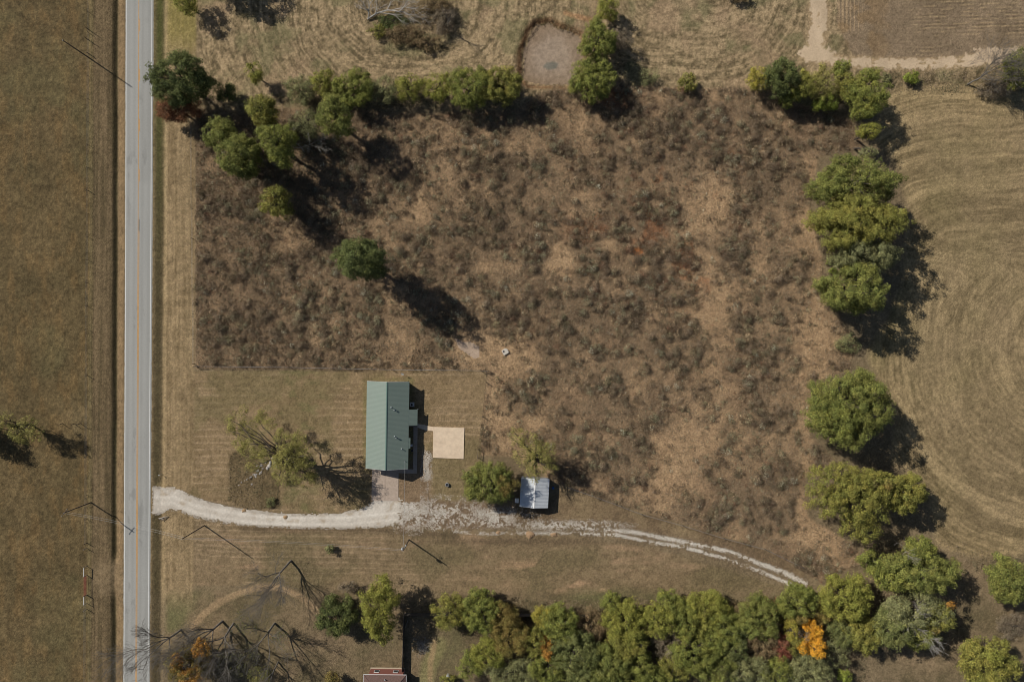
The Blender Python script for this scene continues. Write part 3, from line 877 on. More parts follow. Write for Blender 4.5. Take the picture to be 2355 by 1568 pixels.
T('lone_oak', 828, 596, 60, 45, 26, 1, 'oak_dark', "lone dark green tree in the brush with a long shadow, above the green-roofed house", cat='tree')
bare_tree(700, 350, 4, [(-.2, .5, .9, 9), (.5, .4, .7, 8), (-.3, -.4, .8, 8)], .14, "pale dead snag showing between the trees of the grove", depth=4, mt="bark_pale", name="dead_tree")
# north hedgerow
HG = 'trees of the north hedgerow'
T('hedge_tree', 690, 208, 40, 34, 6.5, .6, 'greygreen', "grey-green tree at the left end of the north hedgerow", group=HG, dens=.6, leaf=.26, puff=.8)
T('hedge_tree', 742, 188, 34, 30, 7.5, .8, 'yellowgreen', "yellow-topped tree, second from the left in the north hedgerow", group=HG, dens=.75, leaf=.26, puff=.8)
T('hedge_tree', 760, 222, 24, 18, 4.8, .5, 'oak_olive', "low olive bush in front of the yellow-topped hedgerow tree", group=HG, dens=.6, leaf=.26, puff=.8)
T('hedge_tree', 812, 204, 48, 46, 8.5, .8, 'green', "green tree, third from the left in the north hedgerow", group=HG, leaf=.28, puff=.85)
T('hedge_tree', 880, 206, 40, 34, 6.5, .6, 'greygreen', "thin grey-green tree in the middle of the north hedgerow", group=HG, dens=.5, leaf=.26, puff=.8)
T('hedge_tree', 940, 200, 36, 34, 7.5, .8, 'yellowgreen', "thin yellow-green tree in the middle of the north hedgerow", group=HG, dens=.6, leaf=.26, puff=.8)
T('hedge_tree', 1005, 200, 38, 36, 7.5, .8, 'yellowgreen', "third tree from the right end of the north hedgerow", group=HG, leaf=.28, puff=.85, dens=.75)
T('hedge_tree', 1078, 200, 54, 48, 9.5, .8, 'green', "wide green tree, second from the right end of the north hedgerow", group=HG, leaf=.28, puff=.9)
T('hedge_tree', 1150, 196, 50, 44, 9.5, .8, 'oak_olive', "rounded tree at the right end of the north hedgerow beside the dry pond", group=HG, leaf=.28, puff=.9)
# top thicket, fallen tree
T('thicket_bush', 900, 52, 40, 24, 1.4, .2, 'oak_dark', "dark green bush under the fallen dead tree at the top edge", cat='shrub', dens=.6, leaf=.26, puff=.8)
T('thicket_bush', 930, 80, 46, 24, 2.6, .2, 'brown', "brown undergrowth bush below the fallen dead tree", cat='shrub', dens=.6, leaf=.24, puff=.7)
T('thicket_bush', 1022, 48, 30, 36, 3.8, .3, 'grey', "grey leafless bush right of the fallen dead tree", cat='shrub', dens=.5, leaf=.20, puff=.7)
T('thicket_bush', 985, 100, 34, 20, 2.6, .2, 'brown', "brown bush lowest in the top thicket", cat='shrub', dens=.6, leaf=.24, puff=.7)
T('thicket_bush', 1000, 8, 42, 22, 3.8, .2, 'brown', "rusty brown bush at the top edge right of the fallen tree", cat='shrub', dens=.5, leaf=.22, puff=.7)
T('thicket_bush', 868, 72, 24, 18, 2.2, .2, 'oak_olive', "olive bush at the lower left of the top thicket", cat='shrub', dens=.6, leaf=.24, puff=.7)
bare_tree(1031, 71, 6.5, [(-.2, .3, 1, 5), (.3, .2, .9, 4.5), (.1, -.3, 1, 4)], .16, "thin bare tree right of the thicket throwing a straight shadow", depth=3)
# trees by the pond
T('pond_tree', 1398, 18, 30, 30, 7, 1, 'yellowgreen', "yellow-green tree at the top edge above the dry pond", group='trees beside the dry pond', leaf=.28, puff=.85, dens=.8)
T('pond_tree', 1374, 92, 42, 46, 11, 1.5, 'green', "bright green tree on the right bank of the dry pond", group='trees beside the dry pond', leaf=.28, puff=.9)
T('pond_tree', 1362, 180, 54, 50, 9.5, 1.2, 'green', "green tree at the lower right corner of the dry pond", group='trees beside the dry pond', leaf=.28, puff=.9, dens=.85)
T('pond_tree', 1428, 92, 28, 32, 6.5, .6, 'grey', "grey leafless tree right of the pond trees", group='trees beside the dry pond', leaf=.2, puff=.8, dens=.5)
T('shrub', 1322, 200, 18, 18, 2.6, .2, 'grey', "grey twiggy shrub at the lower edge of the dry pond", leaf=.2, puff=.6, dens=.5)
T('shrub', 1425, 196, 16, 18, 2.6, .2, 'grey', "grey twiggy shrub right of the lower pond tree", leaf=.2, puff=.6, dens=.45)
T('shrub', 1490, 178, 26, 22, 2.4, .2, 'greygreen', "faint grey-green shrub between the pond trees and the small green shrub", leaf=.22, puff=.6, dens=.3)
T('shrub', 1583, 190, 24, 22, 4.1, .3, 'oak_olive', "small green shrub alone on the upper edge of the brush", leaf=.25, puff=.7, dens=.7)
T('shrub', 1702, -8, 34, 12, 3, .2, 'brown', "dark shrub at the top edge left of the dirt track", leaf=.25, puff=.7, dens=.6)
# north-east clump
NE = 'trees of the north-east clump'
T('clump_tree', 1745, 182, 27, 30, 8, 1, 'yellow', "yellow-speckled tree at the left end of the north-east clump", group=NE, leaf=.26, puff=.8, dens=.7)
T('clump_tree', 1800, 178, 43, 40, 11.5, 1, 'oak_dark', "dark green tree, second from the left in the north-east clump", group=NE, leaf=.28, puff=.9)
T('clump_tree', 1816, 222, 27, 24, 7, .8, 'green', "lower green tree below the dark one in the north-east clump", group=NE, leaf=.28, puff=.8)
T('clump_tree', 1850, 200, 32, 36, 9, .8, 'yellowgreen', "yellow-green tree in the middle of the north-east clump", group=NE, leaf=.26, puff=.8, dens=.7)
T('clump_tree', 1893, 192, 38, 40, 10, .8, 'lime', "pale yellowish tree in the middle of the north-east clump", group=NE, leaf=.26, puff=.8, dens=.55)
T('clump_tree', 1898, 236, 34, 20, 6.5, .6, 'bright', "bright green low tree at the bottom of the north-east clump", group=NE, leaf=.28, puff=.8)
T('clump_tree', 1936, 158, 20, 22, 7, .8, 'green', "small green tree at the top of the north-east clump", group=NE, leaf=.26, puff=.7)
T('clump_tree', 1952, 196, 34, 34, 9, .8, 'oak_olive', "olive tree right of the middle of the north-east clump", group=NE, leaf=.26, puff=.8, dens=.7)
T('clump_tree', 1992, 218, 46, 54, 12.5, 1.5, 'green', "tallest green tree at the right end of the north-east clump", group=NE, leaf=.28, puff=.9, dens=.9)
T('broadleaf_tree', 1998, 301, 32, 19, 10, 6.5, 'yellowgreen', "small slender yellow-green tree below the north-east clump", leaf=.26, puff=.7, dens=.7, base=(1966, 322))
T('broadleaf_tree', 1994, 352, 22, 14, 9.5, 6.5, 'greygreen', "thin leaning tree just above the big oaks", leaf=.22, puff=.6, dens=.4, base=(1964, 341))
T('shrub', 2097, 178, 20, 16, 2.8, .2, 'bright', "small bright green shrub below the dirt track", leaf=.25, puff=.7)
T('shrub', 2037, 180, 13, 13, 2.4, .2, 'greygreen', "small grey-green shrub at the right end of the north-east clump", leaf=.25, puff=.6, dens=.6)
T('broadleaf_tree', 2350, 158, 44, 44, 10, 1.5, 'oak', "thin green tree cut by the right edge near the dirt track", leaf=.26, puff=.9, dens=.9, limbs=1)
bare_tree(2223, 195, 4.5, [(.7, .35, .9, 12), (.5, .6, 1, 11), (.2, .2, 1, 8), (.9, -.2, .8, 9)], .28, "grey bare tree left of the thin tree at the right edge", depth=5, spread=.45)
T('thicket_bush', 2290, 200, 50, 26, 2.6, .2, 'grey', "grey leafless bush under the bare tree at the right edge", cat='shrub', dens=.4, leaf=.2, puff=.7)
# big oaks on the field edge
OG = 'big oaks along the right-hand hay field'
T('oak_tree', 1963, 420, 97, 60, 20, 2, 'oak', "uppermost of the big oaks along the hay field", group=OG, puff=1.25)
T('oak_tree', 1975, 514, 106, 60, 22, 2, 'oak_olive', "widest big oak, second from the top along the hay field", group=OG, puff=1.25)
T('oak_tree', 1988, 592, 74, 42, 18, 2, 'greygreen', "thin greyish oak squeezed between two big oaks along the hay field", group=OG, puff=1.0, dens=.85, leaf=.30)
T('oak_tree', 1960, 665, 78, 54, 20.5, 2, 'oak', "fourth big oak from the top along the hay field, above the small grey-green shrub", group=OG, puff=1.2)
T('oak_tree', 1952, 940, 94, 90, 21, 2, 'oak', "big round oak standing alone halfway down the hay field edge", group=OG, puff=1.25,
  patches=[(1930, 970, 46, 17.6, 10, 'green')])
T('oak_tree', 1962, 1150, 92, 84, 15.5, 3, 'oak_olive', "broad olive-green oak below the lone round oak on the field edge", group=OG, puff=1.2, lobes=[(1905, 1125, 60, 14.5, 3), (1965, 1145, 68, 16, 3), (1975, 1205, 46, 13, 3), (2000, 1120, 48, 14.5, 3), (1950, 1110, 50, 15, 4)])
T('oak_tree', 2075, 1130, 56, 48, 14, 3, 'oak_olive', "smaller olive oak with orange tints joined to the right of the broad one", group=OG, puff=1.1,
  patches=[(2040, 1112, 14, 14, 11, 'orange_olive')])
T('shrub', 1950, 792, 32, 26, 3.2, .2, 'greygreen', "grey-green shrub between the upper oaks and the lone round oak", leaf=.25, puff=.7, dens=.4)
T('shrub', 1915, 622, 12, 10, 1.8, .1, 'bright', "tiny bright green bush left of the oaks", leaf=.25, puff=.5, dens=.6)
T('shrub', 1905, 602, 9, 8, 1.2, .1, 'green', "tiny green bush above the tiny bright green bush left of the oaks", leaf=.22, puff=.5, dens=.7)
# south-east cluster
SE = 'trees of the south-east cluster'
T('cluster_tree', 2012, 1292, 38, 34, 10, 1.5, 'green', "green tree at the upper left of the south-east cluster", group=SE, dens=.85)
T('cluster_tree', 2118, 1258, 30, 26, 12, 3, 'green', "small green tree at the very top of the south-east cluster", group=SE, dens=.8)
T('cluster_tree', 2118, 1312, 84, 54, 15.5, 2.5, 'oak', "largest green tree in the south-east cluster", group=SE, puff=1.2)
T('cluster_tree', 2045, 1330, 34, 32, 12, 2.5, 'green', "green tree on the left flank of the largest tree in the south-east cluster", group=SE)
T('cluster_tree', 1946, 1372, 59, 56, 12, 2, 'yellowgreen', "yellow-green round tree at the end of the gravel track", group=SE)
T('cluster_tree', 2105, 1402, 74, 44, 14, 2.5, 'greygreen', "greyish tree below the largest tree in the south-east cluster", group=SE, dens=.75)
T('cluster_tree', 2155, 1415, 36, 34, 12.5, 3, 'oak_olive', "olive tree with orange tips on the right flank of the south-east cluster", group=SE, patches=[(2183, 1390, 10, 12, 9, 'orange')])
T('cluster_tree', 2052, 1442, 45, 42, 13, 2, 'bluegreen', "dark bluish green tree at the bottom of the south-east cluster", group=SE)
T('cluster_tree', 1988, 1460, 45, 42, 11, 2, 'oak_olive', "olive tree at the bottom left of the south-east cluster", group=SE)
T('cluster_tree', 2116, 1458, 42, 36, 11.5, 2, 'oak', "green tree at the bottom right of the south-east cluster", group=SE, patches=[(2148, 1448, 12, 11, 8, 'orange_olive')])
T('broadleaf_tree', 2322, 1335, 48, 54, 12, 2, 'oak', "green tree cut by the right edge below the hay field")
T('broadleaf_tree', 2272, 1525, 64, 60, 13, 2, 'oak_olive', "olive tree in the bottom right corner with yellow tints", patches=[(2290, 1510, 24, 13.4, 10, 'yellowgreen')])
T('thicket_bush', 2330, 1440, 40, 34, 2.8, .2, 'grey', "grey leafless thicket at the right edge near the bottom", cat='shrub', dens=.35, leaf=.2, puff=.7)
bare_tree(2050, 1405, 9, [(.3, -.6, .5, 8), (-.4, .3, .9, 8), (.6, -.2, .6, 8), (-.1, .6, .8, 8)], .18, "pale dead tree in the middle of the south-east cluster", depth=4, mt="bark_pale", name="dead_tree")
bare_tree(2040, 1290, 9.5, [(.1, .5, .9, 7), (-.2, .7, .8, 6)], .13, "pale dead branch tops rising from the top of the south-east cluster", depth=3, mt="bark_pale", name="dead_tree")

# west edge
T('broadleaf_tree', 38, 985, 44, 38, 9.5, 3, 'lime', "thin yellow-green tree cut by the left edge", dens=.42, leaf=.26, puff=.8, limbs=1.4, base=(70, 975), lobes=[(16, 972, 24, 9, 4), (44, 996, 24, 8.5, 3), (66, 976, 22, 9.5, 4), (84, 996, 20, 9, 3.5), (60, 1008, 16, 8, 3)])
T('broadleaf_tree', -92, 992, 34, 36, 12, 2, 'oak', "green tree beyond the left edge, its shadow reaching into the field")
# yard trees
T('willow_tree', 640, 1050, 90, 80, 16, 4, 'lime', "spreading sparse lime-green tree on the lawn left of the green-roofed house", base=(700, 1054), dens=.5, leaf=.25, puff=1.0, limbs=1.6,
  lobes=[(545, 968, 25, 11, 6), (572, 985, 24, 10, 6), (600, 958, 20, 10, 7), (622, 975, 18, 11, 7.5), (532, 990, 14, 8.5, 5.5), (640, 995, 16, 12, 8), (560, 940, 14, 9, 6), (556, 1018, 22, 9.5, 5), (580, 1032, 30, 12, 5), (610, 1045, 20, 12, 6), (582, 1070, 18, 8, 4.5),
         (658, 1022, 30, 15, 9), (690, 1012, 24, 15, 9), (668, 1052, 38, 16.5, 7), (704, 1050, 28, 15, 8), (652, 1088, 30, 13, 6), (690, 1086, 34, 13.5, 6), (716, 1098, 18, 12, 7), (635, 1062, 18, 13, 8)])
T('broadleaf_tree', 1124, 1112, 60, 52, 10.5, 1.2, 'oak', "dense green tree left of the white-roofed shed", dens=1.0, leaf=.3, puff=.95, patches=[(1165, 1115, 28, 9.5, 5, 'orange_olive')])
T('willow_tree', 1228, 1042, 62, 52, 11.5, 3, 'lime', "feathery yellow-green tree overhanging the white-roofed shed", base=(1238, 1062), dens=.36, leaf=.26, puff=.85, limbs=1.6,
  lobes=[(1190, 1005, 26, 9, 4), (1225, 1020, 30, 11, 5), (1260, 1040, 28, 11.5, 5), (1205, 1045, 30, 11, 4.5), (1240, 1062, 34, 12, 5), (1225, 1090, 24, 10, 5), (1270, 1070, 18, 10, 5)])
T('shrub', 757, 1263, 11, 12, 2.6, .1, 'greygreen', "small round grey-green shrub alone on the lower lawn", leaf=.22, puff=.45)
T('shrub', 622, 1155, 15, 14, 1.4, .1, 'greygreen', "grey-green weedy shrub at the bottom of the rough patch by the rocks", leaf=.22, puff=.5, dens=.6)
T('broadleaf_tree', 773, 1415, 46, 48, 8.5, .6, 'oak_dark', "dark green tree left of the tall yellow-green tree", dens=1.0, leaf=.3)
T('broadleaf_tree', 875, 1395, 46, 76, 12.5, 2, 'yellowgreen', "tall yellow-green tree left of the wooden fence", leaf=.3, lobes=[(880, 1350, 36, 11.5, 2), (868, 1385, 42, 12.5, 2), (872, 1420, 38, 12, 2), (880, 1450, 28, 10.5, 2), (895, 1370, 30, 11.5, 3)])
T('broadleaf_tree', 800, 1350, 26, 16, 4.8, .8, 'grey', "thin greyish tree above the dark green tree on the lower lawn", leaf=.22, dens=.3, puff=.7)
T('autumn_tree', 436, 1530, 52, 48, 10.5, 2, 'orange_olive', "orange and green autumn tree at the bottom near the road", leaf=.27, puff=.8, dens=1.0,
  patches=[(462, 1490, 24, 10.8, 7, 'orange'), (408, 1522, 20, 10.2, 6.5, 'orange'), (440, 1558, 30, 10, 6, 'orange')])
T('broadleaf_tree', 592, 1552, 30, 20, 5, 1, 'oak_olive', "sparse grey-green tree at the bottom between the bare trees", leaf=.22, dens=.35, puff=.8)
T('broadleaf_tree', 760, 1562, 22, 16, 6, 1, 'orange_olive', "small orange-tinted tree at the bottom edge left of the red-walled house", leaf=.25, dens=.6)
T('shrub', 1031, 1562, 20, 12, 2.6, .1, 'oak_olive', "low green bush at the bottom edge beside the grey stump", leaf=.25, puff=.5)
# bare trees of the lower left
BG = 'bare trees in the lower left yard'
bare_tree(670, 1288, 6.5, [(-.75, -.55, .9, 11), (-.15, -.75, .9, 11), (-.9, -.1, .7, 9), (.1, -.5, 1, 9)], .34, "bare tree highest up the lower left lawn, with a long straight shadow", depth=5, group=BG, seed=3)
bare_tree(417, 1447, 5, [(-.95, -.12, .55, 14), (-.85, -.55, .6, 13), (-.5, .25, .8, 9), (.1, -.6, .7, 9)], .34, "bare tree whose branches reach out over the road", depth=5, group=BG, seed=5)
bare_tree(512, 1427, 5, [(-.9, -.15, .6, 13), (-.6, -.6, .7, 12), (-.3, .3, .9, 9), (.2, -.7, .7, 10)], .36, "bare tree between the one over the road and the forked one", depth=5, group=BG, seed=7)
bare_tree(537, 1432, 5.5, [(-.5, -.8, .7, 12), (.1, -.85, .7, 12), (.5, -.3, .9, 8), (-.85, -.35, .6, 11)], .36, "forked bare tree over the sparse grey-green tree", depth=5, group=BG, seed=9)
bare_tree(632, 1432, 6, [(-.6, -.6, .8, 13), (-.5, .4, .8, 9), (.2, -.8, .8, 12), (.5, .1, .9, 9)], .36, "bare tree with a few yellowish leaves, furthest right at the bottom", depth=5, group=BG, leaves=('lime', .12, .3, .2, 5), seed=11)
bare_tree(640, 1520, 4, [(-.5, -.5, .8, 9), (.2, -.6, .8, 9)], .24, "bare tree nearest the bottom edge among the lower left bare trees", depth=5, group=BG, leaves=('greygreen', .15, .3, .2, 5), seed=13)

# fallen dead tree: lies on its side, so its limbs run along the ground
def fallen():
    TREE_N[0] += 1
    rng = np.random.default_rng(77)
    bx, by = P(846, 46); root = empty("fallen_tree", (bx, by, ground_z(bx, by)))
    tag(root, "fallen dead tree with bleached white branches at the top edge", "tree")
    segs = []; tips = []
    tr = [np.array(p) for p in [(0, 0, .35), (2.5, 1.2, .9), (5.2, 1.6, 1.5), (8, 1.0, 2.0)]]
    ts = [(tr[i], tr[i+1], .24 - .04*i, .20 - .04*i) for i in range(3)]
    for (p, d, L) in [((.2, .1, .5), (.1, 1, .3), 8), ((2, 1, .9), (.5, .9, .3), 7.5), ((3, 1.2, 1), (.9, -.35, .2), 9), ((5, 1.6, 1.5), (.6, .8, .4), 8),
                      ((6, 1.4, 1.7), (1, .15, .2), 10), ((8, 1, 2), (1, -.4, .1), 9), ((8, 1, 2), (.9, .35, .3), 8), ((1, .5, .6), (-.4, .9, .3), 5)]:
        branch_rec(rng, segs, np.array(p), np.array(d, float), L * .36, .14, 4, -.12, .38, tips, .034)
    segs = [s for s in segs if min(s[0][2], s[1][2]) > .03]
    tubes_mesh("trunk", ts, M["bark_pale"], root, 8)
    tubes_mesh("branches", segs, M["bark_pale"], root, 4)
fallen()

# --- the southern woods: one crown each, labels by row and place from the left
WOOD = [  # x, y, rx, ry, top, palette, density, word
 (1035,1408,38,37,8.5,'oak_olive',.6,'feathery olive'), (1105,1405,37,42,10.5,'green',1,'green'), (1152,1418,32,34,10,'orange_olive',.9,'yellowish'),
 (1170,1462,40,40,10.5,'orange_olive',.85,'orange-brown'), (1248,1420,24,24,8.5,'yellow',.8,'yellow-topped'), (1288,1435,40,38,10.5,'green',1,'green'),
 (1226,1472,30,30,9.5,'oak_olive',.85,'olive'), (1256,1486,15,23,10,'orange',1,'narrow orange'), (1121,1503,37,31,9,'yellowgreen',.9,'yellow-green'),
 (1080,1530,28,30,6.5,'green',.7,'pale green'), (1180,1548,60,30,8,'greygreen',.55,'thin greyish'), (1320,1500,54,43,11.5,'bluegreen',1,'dark green'),
 (1262,1532,40,34,10,'green',.9,'green'), (1398,1528,48,38,11.5,'oak',1,'green'), (1345,1558,42,28,11,'bluegreen',.9,'dark green'),
 (1358,1436,36,34,6.5,'brown',.45,'brown leafless'), (1405,1386,22,22,7.5,'green',.9,'small green'), (1440,1430,46,44,10.5,'yellowgreen',.95,'yellow-green'),
 (1448,1478,40,32,10,'oak_olive',.85,'olive'), (1541,1388,31,30,8.5,'green',.95,'green'), (1512,1428,34,38,10.5,'yellowgreen',.9,'yellow-green'),
 (1566,1420,34,32,10,'green',.9,'green'), (1470,1525,28,34,9.5,'green',.9,'green'), (1545,1480,40,34,8,'grey',.4,'grey leafless'),
 (1552,1528,34,34,9,'oak_olive',.7,'olive'), (1624,1397,48,34,9.5,'yellowgreen',.95,'yellow-green'), (1592,1440,30,34,9.5,'oak_olive',.9,'golden olive'),
 (1663,1443,38,38,10,'green',.85,'green'), (1700,1400,24,20,6,'brown',.4,'brown leafless'), (1742,1420,44,46,10.5,'oak',.9,'green'),
 (1770,1397,22,22,7,'maroon',.7,'dark red'), (1832,1382,41,35,10.5,'green',.95,'green'), (1833,1414,22,16,9.5,'orange_olive',.8,'orange-brown'),
 (1890,1412,12,26,7,'orange_olive',.7,'slim orange-brown'), (1817,1442,14,22,9,'yellow',.9,'slim yellow'), (1867,1441,19,14,10,'gold',.9,'small gold'),
 (1866,1483,29,22,11,'gold',1.1,'bright golden'), (1846,1462,22,16,7,'grey',.45,'grey leafless'), (1603,1495,54,46,11,'green',.95,'green'),
 (1686,1474,34,36,9.5,'bluegreen',.8,'dull green'), (1757,1478,36,34,8,'brown',.5,'brownish'), (1797,1490,18,30,8,'maroon',.8,'slim dark red'),
 (1638,1535,48,34,10,'oak',.85,'green'), (1723,1545,58,32,9,'greygreen',.7,'greyish olive'), (1823,1478,22,22,9,'oak_olive',.85,'small olive'),
 (1860,1540,46,34,10,'greygreen',.75,'grey-green'), (1924,1497,30,30,7,'greygreen',.45,'thin grey-green'), (1930,1455,28,26,9,'bluegreen',.75,'dull green'),
 (1942,1556,16,14,5,'bright',.9,'bright green'), (1790,1540,34,30,9,'green',.8,'green'), (1500,1560,44,26,9,'green',.8,'green'), (1420,1575,44,24,9,'oak_olive',.8,'olive'),
]
ORD = ["", "second ", "third ", "fourth ", "fifth ", "sixth ", "seventh ", "eighth ", "ninth ", "tenth ", "eleventh ", "twelfth ", "thirteenth ", "fourteenth ",
       "fifteenth ", "sixteenth ", "seventeenth ", "eighteenth ", "nineteenth ", "twentieth ", "twenty-first ", "twenty-second "]
rows = {'front': [], 'middle': [], 'back': []}
for w in WOOD:
    rows['front' if w[1] < 1433 else ('middle' if w[1] < 1512 else 'back')].append(w)
for rn, ws in rows.items():
    ws.sort(key=lambda w: w[0])
    for i, w in enumerate(ws):
        place = ("leftmost" if i == 0 else ORD[i].strip() + " from the left") + f" in the {rn} row of the southern woods"; _ = {
            'front': " in the front row of the southern woods, next to the lawn", 'middle': " in the middle row of the southern woods",
            'back': " in the back row of the southern woods, at the bottom edge"}[rn]
        T('woodland_tree', w[0], w[1], w[2] * 1.15, w[3] * 1.17, w[4], 1.0, w[5], f"{w[7]} tree, {place}", group='trees of the southern woods', dens=w[6], leaf=.29, puff=.9, limbs=.35)

# ------------------------------------------------------------------ scrub and undergrowth: stuff nobody could count
def scatter(name, n, region, colf, hf, size, seed, label, x0, x1, y0, y1, up=.5):
    rng = np.random.default_rng(seed)
    ox = rng.uniform(x0, x1, n).astype(np.float32); oy = rng.uniform(y0, y1, n).astype(np.float32)
    p = region(ox, oy)
    k = rng.random(n) < p
    ox, oy = ox[k], oy[k]
    wx = (ox - 1177) * SO; wy = (784 - oy) * SO
    hh = hf(ox, oy, wx, wy)
    m = len(ox)
    z = ground_z_arr(wx, wy) + hh * rng.uniform(.25, 1.0, m) + .02
    nn = rng.normal(0, 1, (m, 3)); nn[:, 2] = np.abs(nn[:, 2]) * .9
    c = np.stack([wx, wy, z], 1)
    V = leaf_quads(rng, c, nn, size, up)
    V[:, 2] = np.maximum(V[:, 2], np.repeat(ground_z_arr(wx, wy), 4) - .02)
    col = colf(ox, oy, wx, wy, hh) * rng.uniform(.66, 1.34, m)[:, None]
    o = npmesh(name, V, np.arange(len(V)).reshape(-1, 4), M["weed"], col=np.clip(col, 0, 1))
    return tag(o, label, "plants", kind="stuff")

def scrub_region(ox, oy):
    x = (ox - 1177) * SO; y = (784 - oy) * SO
    sd = poly_sdf(ox, oy, BRUSH) + 6 * (fbm(x, y, 2, 2, 403) - .5)
    b = BARE(ox, oy, x, y)
    p = np.where(sd < 0, 1 - .72 * b, 0)
    p = p * (1 - .95 * (poly_sdf(ox, oy, R((1040,775),(1105,780),(1105,830),(1085,832),(1040,800))) < 0))
    return p * (1 - (np.hypot(ox - 1161, oy - 808) < 12))
def canopy(ox, oy, x, y):
    b = BARE(ox, oy, x, y)
    c1 = .6 * fbm(x, y, 2.2, 3, 411) + .4 * fbm(x, y, .8, 2, 410); c2 = fbm(x, y, 9, 3, 412)
    tall = np.clip((c1 - .45) * 5.0, 0, 1)
    left = sstep(1000, 700, ox)            # the stand left of the house grows more evenly
    return (.08 + (.75 * tall * (.45 + 1.1 * c2) * (1 - .15 * left) + .15 * left)) * (1 - .8 * b)
def scrub_col(ox, oy, x, y, hh):
    a = fbm(x, y, 3.2, 3, 421); b = fbm(x, y, 12, 3, 422); c = fbm(x, y, 1.6, 2, 423)
    left = sstep(1050, 800, ox)
    bb = BARE(ox, oy, x, y)
    col = colmix(C(.330, .245, .165), C(.195, .150, .112), sstep(.10, .36, hh) * (1 - .8 * bb))
    a = .5 * a + .5 * fbm(x, y, .9, 2, 425)
    col = colmix(col, C(.235, .228, .148), .8 * sstep(.54, .62, a) * (.25 + .75 * sstep(.42, .56, b)))
    col = colmix(col, C(.300, .300, .240), .8 * sstep(.66, .74, fbm(x, y, .8, 2, 426)) * sstep(.46, .58, b))
    col = colmix(col, C(.185, .105, .075), .6 * sstep(.60, .70, fbm(x, y, 8, 3, 424)) * sstep(1300, 1450, ox) * sstep(1750, 1650, ox))
    return colmix(col, C(.250, .192, .132), .45 * left)

def build_scrub():
    rng = np.random.default_rng(5001)
    # separate weed tufts, thick in stands and thin on the poor ground
    n = 82000
    ox = rng.uniform(440, 2000, n).astype(np.float32); oy = rng.uniform(195, 1345, n).astype(np.float32)
    wx = (ox - 1177) * SO; wy = (784 - oy) * SO
    sd = poly_sdf(ox, oy, BRUSH) + 12 * (fbm(wx, wy, 1.6, 2, 403) - .5)
    stand = fbm(wx, wy, 5.5, 3, 411); fine = fbm(wx, wy, 1.7, 2, 412)
    bare = BARE(ox, oy, wx, wy); left = sstep(1000, 720, ox)
    st = np.clip((.38 * stand + .62 * fine - .42) * 6, 0, 1)
    p = (.22 + .78 * st) * (1 - .74 * bare)
    p = np.maximum(p, .62 * left * (1 - .6 * bare)) * sstep(3, -5, sd)
    p *= 1 - .97 * (poly_sdf(ox, oy, R((1040,775),(1105,780),(1105,830),(1085,832),(1040,800))) < 0)
    p *= np.hypot(ox - 1161, oy - 808) > 13
    k = rng.random(n) < p
    ox, oy, wx, wy, st, bare, left, sd = [a[k] for a in (ox, oy, wx, wy, st, bare, left, sd)]
    m = len(ox)
    Rr = (.21 + .72 * rng.random(m) ** 1.9) * (.60 + .65 * st) * (1 - .3 * bare) * (.6 + .4 * sstep(0, -20, sd))
    Hh = Rr * rng.uniform(1.0, 1.8, m) + .1
    # tuft colours
    base = np.array([(.195, .142, .100), (.250, .188, .135), (.160, .127, .086), (.262, .244, .158), (.400, .380, .290), (.370, .275, .175), (.220, .115, .075), (.200, .180, .105)])
    red = np.exp(-((ox - 1510) / 120) ** 2 - ((oy - 520) / 150) ** 2)
    sage = sstep(.46, .60, fbm(wx, wy, 9, 3, 422))
    Wt = np.stack([.34 + 0*ox, .26 + .15 * left, .20 + .1 * st,   .07 + .26 * sage, .015 + .05 * sage, .14 + .25 * bare, .02 + .18 * red, .03 + .04 * sage], 1)
    cum = np.cumsum(Wt / Wt.sum(1)[:, None], 1); t = (rng.random(m)[:, None] > cum).sum(1).clip(0, 7)
    tc = base[t] * rng.uniform(.66, 1.36, m)[:, None]
    nq = np.maximum(7, (Rr * Rr * 112).astype(int))
    ti = np.repeat(np.arange(m), nq); q = len(ti)
    v = rng.normal(0, 1, (q, 3)); v /= np.linalg.norm(v, axis=1)[:, None]; v[:, 2] = np.abs(v[:, 2])
    rr = rng.uniform(.70, 1.08, q)
    c = np.stack([wx[ti] + v[:, 0] * Rr[ti] * rr, wy[ti] + v[:, 1] * Rr[ti] * rr, ground_z_arr(wx, wy)[ti] + .03 + v[:, 2] * Hh[ti] * rr], 1)
    V1 = leaf_quads(rng, c, v * 1.3, .19, .15)
    C1 = tc[ti] * rng.uniform(.70, 1.30, q)[:, None]
    # dry grass between them
    n = 950000
    ox = rng.uniform(440, 2000, n).astype(np.float32); oy = rng.uniform(195, 1345, n).astype(np.float32)
    k = rng.random(n) < scrub_region(ox, oy) * .9; ox, oy = ox[k], oy[k]
    wx = (ox - 1177) * SO; wy = (784 - oy) * SO; m = len(ox)
    z = ground_z_arr(wx, wy) + .03 + rng.random(m) * (.10 + .35 * np.clip((fbm(wx, wy, 1.1, 2, 431) - .45) * 4, 0, 1))
    V2 = leaf_quads(rng, np.stack([wx, wy, z], 1), rng.normal(0, .9, (m, 3)) * np.array([1, 1, .3]), .18, .5)
    C2 = colmix(C(.205, .168, .120), C(.315, .255, .182), fbm(wx, wy, 1.3, 3, 432) * 2.2 - .6)
    C2 = colmix(C2, C(.38, .23, .15), .35 * sstep(.60, .70, fbm(wx, wy, 7, 3, 433)) * sstep(1100, 1250, ox))
    C2 = C2 * rng.uniform(.68, 1.32, m)[:, None]
    V = np.concatenate([V1, V2]); col = np.concatenate([C1, C2]) * C(.97, .975, .93)
    o = npmesh("scrub", V, np.arange(len(V)).reshape(-1, 4), M["weed"], col=np.clip(col, 0, 1))
    tag(o, "dense dry brown weeds and scrub filling the big central lot", "plants", kind="stuff")
